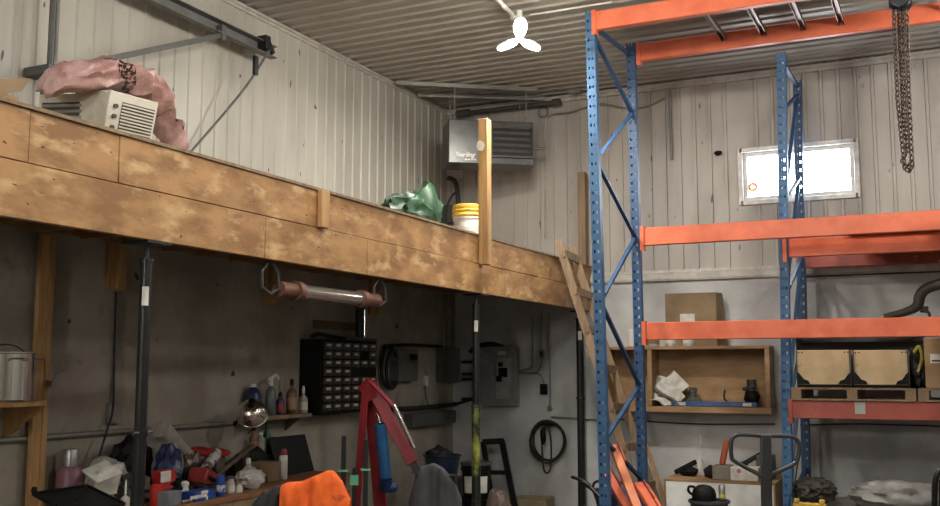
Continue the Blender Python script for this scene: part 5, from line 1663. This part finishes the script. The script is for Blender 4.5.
D = 5.75
cf = atD(312, 480, D); cf.z = 0
RTh = V((RT.x, RT.y, 0)); BKh = V((FW.x, FW.y, 0)).normalized()
chair(cf - BKh * .22, YAW, 'dark chair under the orange jacket in front of the bench', .90, .44)
jk2 = thing('jacket', 'bright orange and charcoal work jacket draped over the chair back', 'jacket', (cf.x, cf.y, .5))
lp, rp = atD(282, 480, D), atD(351, 480, D)
zt_f = lambda u: atD(300, [485, 483, 481, 478.5, 475, 471.5, 472, 479, 499][min(8, int(u * 8))] * (1 - (u * 8) % 1) + [485, 483, 481, 478.5, 475, 471.5, 472, 479, 499, 499][min(9, int(u * 8) + 1)] * ((u * 8) % 1), D).z
M_ORJ = mat('orange_fleece', (.90, .15, .02), .85, 0, col2=(.72, .10, .012), scale=8, bump=.6, bscale=30, scratch_or_shade=(.22, .035, .01), sscale=7, slo=.60, shi=.68)  # dark noise streaks paint crease shading into the orange cloth
b = MB(); drape(b, V((lp.x, lp.y, 0)), V((rp.x, rp.y, 0)), zt_f, .06, .5, -BKh, 3, 48, 48, .04)
b.build('orange_panel', M_ORJ, jk2, smooth=60)
l2, r2 = atD(253, 480, D + .05), atD(288, 480, D + .05)
zt_g = lambda u: atD(270, 506 - 23 * (u ** .5), D).z
b = MB(); drape(b, V((l2.x, l2.y, 0)), V((r2.x, r2.y, 0)), zt_g, .06, .5, -BKh, 9, 20, 26)
part(b.build('charcoal_sleeve', plain('charcoal_cloth', (.028, .03, .033), .9), jk2, smooth=60), 'charcoal grey sleeve')
D = 7.2
cf = atD(436, 470, D); cf.z = 0
chair(cf - BKh * .22, YAW, 'dark chair under the grey cloth right of the engine hoist', .86, .34)
lp, rp = atD(409, 480, D), atD(462, 480, D)
tz = [500, 478, 467, 464, 463.5, 465, 469, 475, 484, 499]
zt_h = lambda u: atD(436, tz[min(9, int(u * 9))] * (1 - (u * 9) % 1) + tz[min(9, int(u * 9) + 1)] * ((u * 9) % 1), D).z
b = MB(); drape(b, V((lp.x, lp.y, 0)), V((rp.x, rp.y, 0)), zt_h, .06, .45, -BKh, 14, amp=.05)
tag(b.build('grey_jacket', plain('grey_wool', (.05, .05, .056), .95), smooth=60), 'dark grey jacket draped over the chair right of the engine hoist', 'jacket')

# ------------------------------------------------------------------ buckets by the far corner
p = atD(476, 480, 9.9)
zt_ = atD(476, 461, 9.9).z
hb = zt_ / 2
for k in range(2):
    t = thing('bucket', ['black bucket at the bottom of the stack behind the yellow splashed post', 'black bucket with white label and black lid, topmost behind the yellow splashed post'][k], 'bucket', (p.x, p.y, hb * k), 'black buckets')
    zz = hb * k + .001
    MB().lathe((p.x, p.y, zz), [(.125, 0), (.143, hb - .09), (.152, hb - .09), (.152, hb - .06), (.146, hb - .06), (.146, hb - .02)], 26).build('pail', M_BLKPL, t)
    MB().lathe((p.x, p.y, zz + hb - .02), [(.154, -.02), (.158, -.005), (.154, .012), (.13, .014), (.128, .008), (.02, .006)], 26).build('lid', M_DKGRY if k else M_BLKPL, t)
    a0 = atan2(-p.y, -p.x)
    for da in (-.52, .5):
        MB().grid(lambda u, v: V((p.x + (.146 - .006 * (1 - v)) * cos(a0 + da - .36 + .72 * u), p.y + (.146 - .006 * (1 - v)) * sin(a0 + da - .36 + .72 * u), zz + .05 + v * (hb - .19))), 8, 1, .002).build('label', M_PAPER, t) if k else None
p = atD(445, 466, 10.3)
cr_ = tag(MB().b2((p.x - .24, p.y - .2, 0), (p.x + .18, p.y + .2, .50), .005).build('wooden_crate', plain('dark_crate', (.06, .045, .035), .8)), 'dark crate under the blue tub near the far corner', 'crate')
tb = thing('plastic_tub', 'dark blue tub of odds and ends left of the black buckets', 'tub', (p.x - .02, p.y, .5))
zt_ = atD(445, 455, 10.3).z
MB().lathe((p.x - .03, p.y, .502), [(.15, 0), (.185, zt_ - .52), (.20, zt_ - .51), (.20, zt_ - .5), (.18, zt_ - .5), (.14, .02)], 24).build('tub', plain('navy_tub', (.012, .022, .05), .4), tb)
b = MB(); b.blob((p.x - .06, p.y, zt_ + .0), (.26, .22, .16), .4, 2, 17, 3)
tag(b.build('rag_heap', M_RUB), 'dark rags heaped in the blue tub', 'rags')
# black angle frame leaning
b = MB()
Yq = 10.75
m1 = [onY(483, 442, Yq + .25), onY(502, 441, Yq + .25), onY(516, 512, Yq - .15)]
b.bar(m1[0] - RTh * .0, m1[1] + RTh * .02, .07, .04, V((0, 0, 1)), .004)
g = V((m1[2].x, m1[2].y, 0.02)); b.bar(m1[1], toz(m1[1], m1[2], .0), .07, .04, V((1, 0, 0)), .004)
e = toz(m1[1], m1[2], .0) - V((.27, 0, 0)); b.bar(m1[0], e, .06, .04, V((1, 0, 0)), .004)
mid = m1[0].lerp(e, .45); mid2 = m1[1].lerp(e + V((.27, 0, 0)), .45); b.bar(mid, mid2, .05, .03, V((0, 0, 1)))
tag(b.build('steel_frame', M_BLACK), 'black steel frame leaning on the back wall behind the black buckets', 'frame')
p = atD(498, 505, 9.75)
tag(MB().blob((p.x, p.y, .2), (.26, .26, .52), .22, 2, 23, 3, flat=.001).build('plastic_sack', mat('brown_glossy_sack', (.13, .095, .075), .22, 0, col2=(.07, .05, .04), scale=6, bump=.4)), 'glossy brown plastic sack right of the black buckets', 'sack')
p = V((onY(533, 497, 10.95).x, 10.93, 0))
tag(MB().box((p.x, p.y, .07), (.42, .4, .13), rz(.12), .004).build('cardboard_box', plain('pale_cardboard', (.36, .29, .18), .8)), 'flat tan cardboard box on the floor below the coiled cable', 'box')

# ------------------------------------------------------------------ black tray and can, bottom left
Fp, Lp, Rp = onZ(87, 486, .86), onZ(34, 494, .90), onZ(124, 504, .80)
cen = (Lp + Rp) / 2
dr = thing('storage_bin', 'dark plastic bin holding the black tray at the bottom left', 'bin', (cen.x + .12, cen.y - .1, 0))
nearp = Lp + (Rp - Fp)
c4 = (Fp + Lp + Rp + nearp) / 4
hb_ = c4.z - .055
MB().box((c4.x, c4.y, (hb_ - .04) / 2), (.24, .24, hb_ - .04), rz(.4), .02).build('body', M_BLKPL, dr)
MB().box((c4.x, c4.y, hb_ - .02), (.27, .27, .04), rz(.4), .01).build('rim', M_BLKPL, dr)
nrm = (Rp - Fp).cross(Lp - Fp).normalized()
if nrm.z < 0: nrm = -nrm
b = MB(); b.prism([Fp, Rp, nearp, Lp], nrm * -.012)
for a, c in ((Fp, Rp), (Lp, Fp), (nearp, Lp), (Rp, nearp)):
    b.bar(a, c, .02, .02, nrm)
b.bar(Fp, (Fp + nearp) / 2 + (Lp - Fp) * .1, .012, .012, nrm)
b.lathe(Lp, [(.012, 0), (.018, .02), (.012, .04)], 10)
tag(b.build('black_tray', M_BLKPL), 'shallow black tray tilted on a dark bin at the bottom left', 'tray')

# ------------------------------------------------------------------ light
def lamp(name, loc, power, col=(1, .92, .8), r=.15):
    l = bpy.data.lights.new(name, 'POINT'); l.energy = power; l.color = col; l.shadow_soft_size = r
    o = bpy.data.objects.new(name, l); COL.objects.link(o); o.location = loc; return o


def spot_down(name, loc, power, col=(1, .93, .82), size=.35):
    l = bpy.data.lights.new(name, 'AREA'); l.shape = 'DISK'; l.size = size; l.energy = power; l.color = col
    o = bpy.data.objects.new(name, l); COL.objects.link(o); o.location = loc; return o


spot_down('garage_light_glow', pl + V((0, 0, -.16)), 95, (1, .95, .86), .3)
lamp('added_front_fill', (-3.1, -1.2, 2.8), 230, (1, .95, .87), .2)  # unseen fill light, added to brighten under the near end of the mezzanine
lamp('ceiling_lamp_light', onZ(550, -24, 4.58), 62, (1, .9, .68), .08)
for x, y, e in ((-1.7, 4.4, 165), (-2.2, .8, 165), (1.2, 7.8, 190), (4.6, 2.2, 190), (-.5, 6.0, 55)):
    lamp('unseen_fill_light', (x, y, 4.2 if x == 1.2 else 4.45), e, (1, .95, .87), .2)  # fill lights added out of view to brighten fascia, bench and racks

wd = bpy.data.worlds.new('world')
S.world = wd
wd.use_nodes = True
nt = wd.node_tree
bg = nt.nodes['Background']
bg.inputs['Color'].default_value = (.93, .97, 1.0, 1)   # flat overcast winter daylight
bg.inputs['Strength'].default_value = 40.0


def portal(loc, rot, sx, sy):
    l = bpy.data.lights.new('daylight_portal', 'AREA'); l.shape = 'RECTANGLE'; l.size = sx; l.size_y = sy
    l.cycles.is_portal = True
    o = bpy.data.objects.new('daylight_portal', l); COL.objects.link(o); o.location = loc; o.rotation_euler = rot


portal(((WX0 + WX1) / 2, YB + .15, (WZ0 + WZ1) / 2), (radians(-90), 0, 0), WX1 - WX0, WZ1 - WZ0)

S.view_settings.view_transform = 'Standard'
S.view_settings.look = 'None'
S.view_settings.gamma = 1.0
S.view_settings.use_curve_mapping = False
S.view_settings.exposure = 0.0
S.cycles.use_denoising = True
S.cycles.sample_clamp_indirect = 6.0
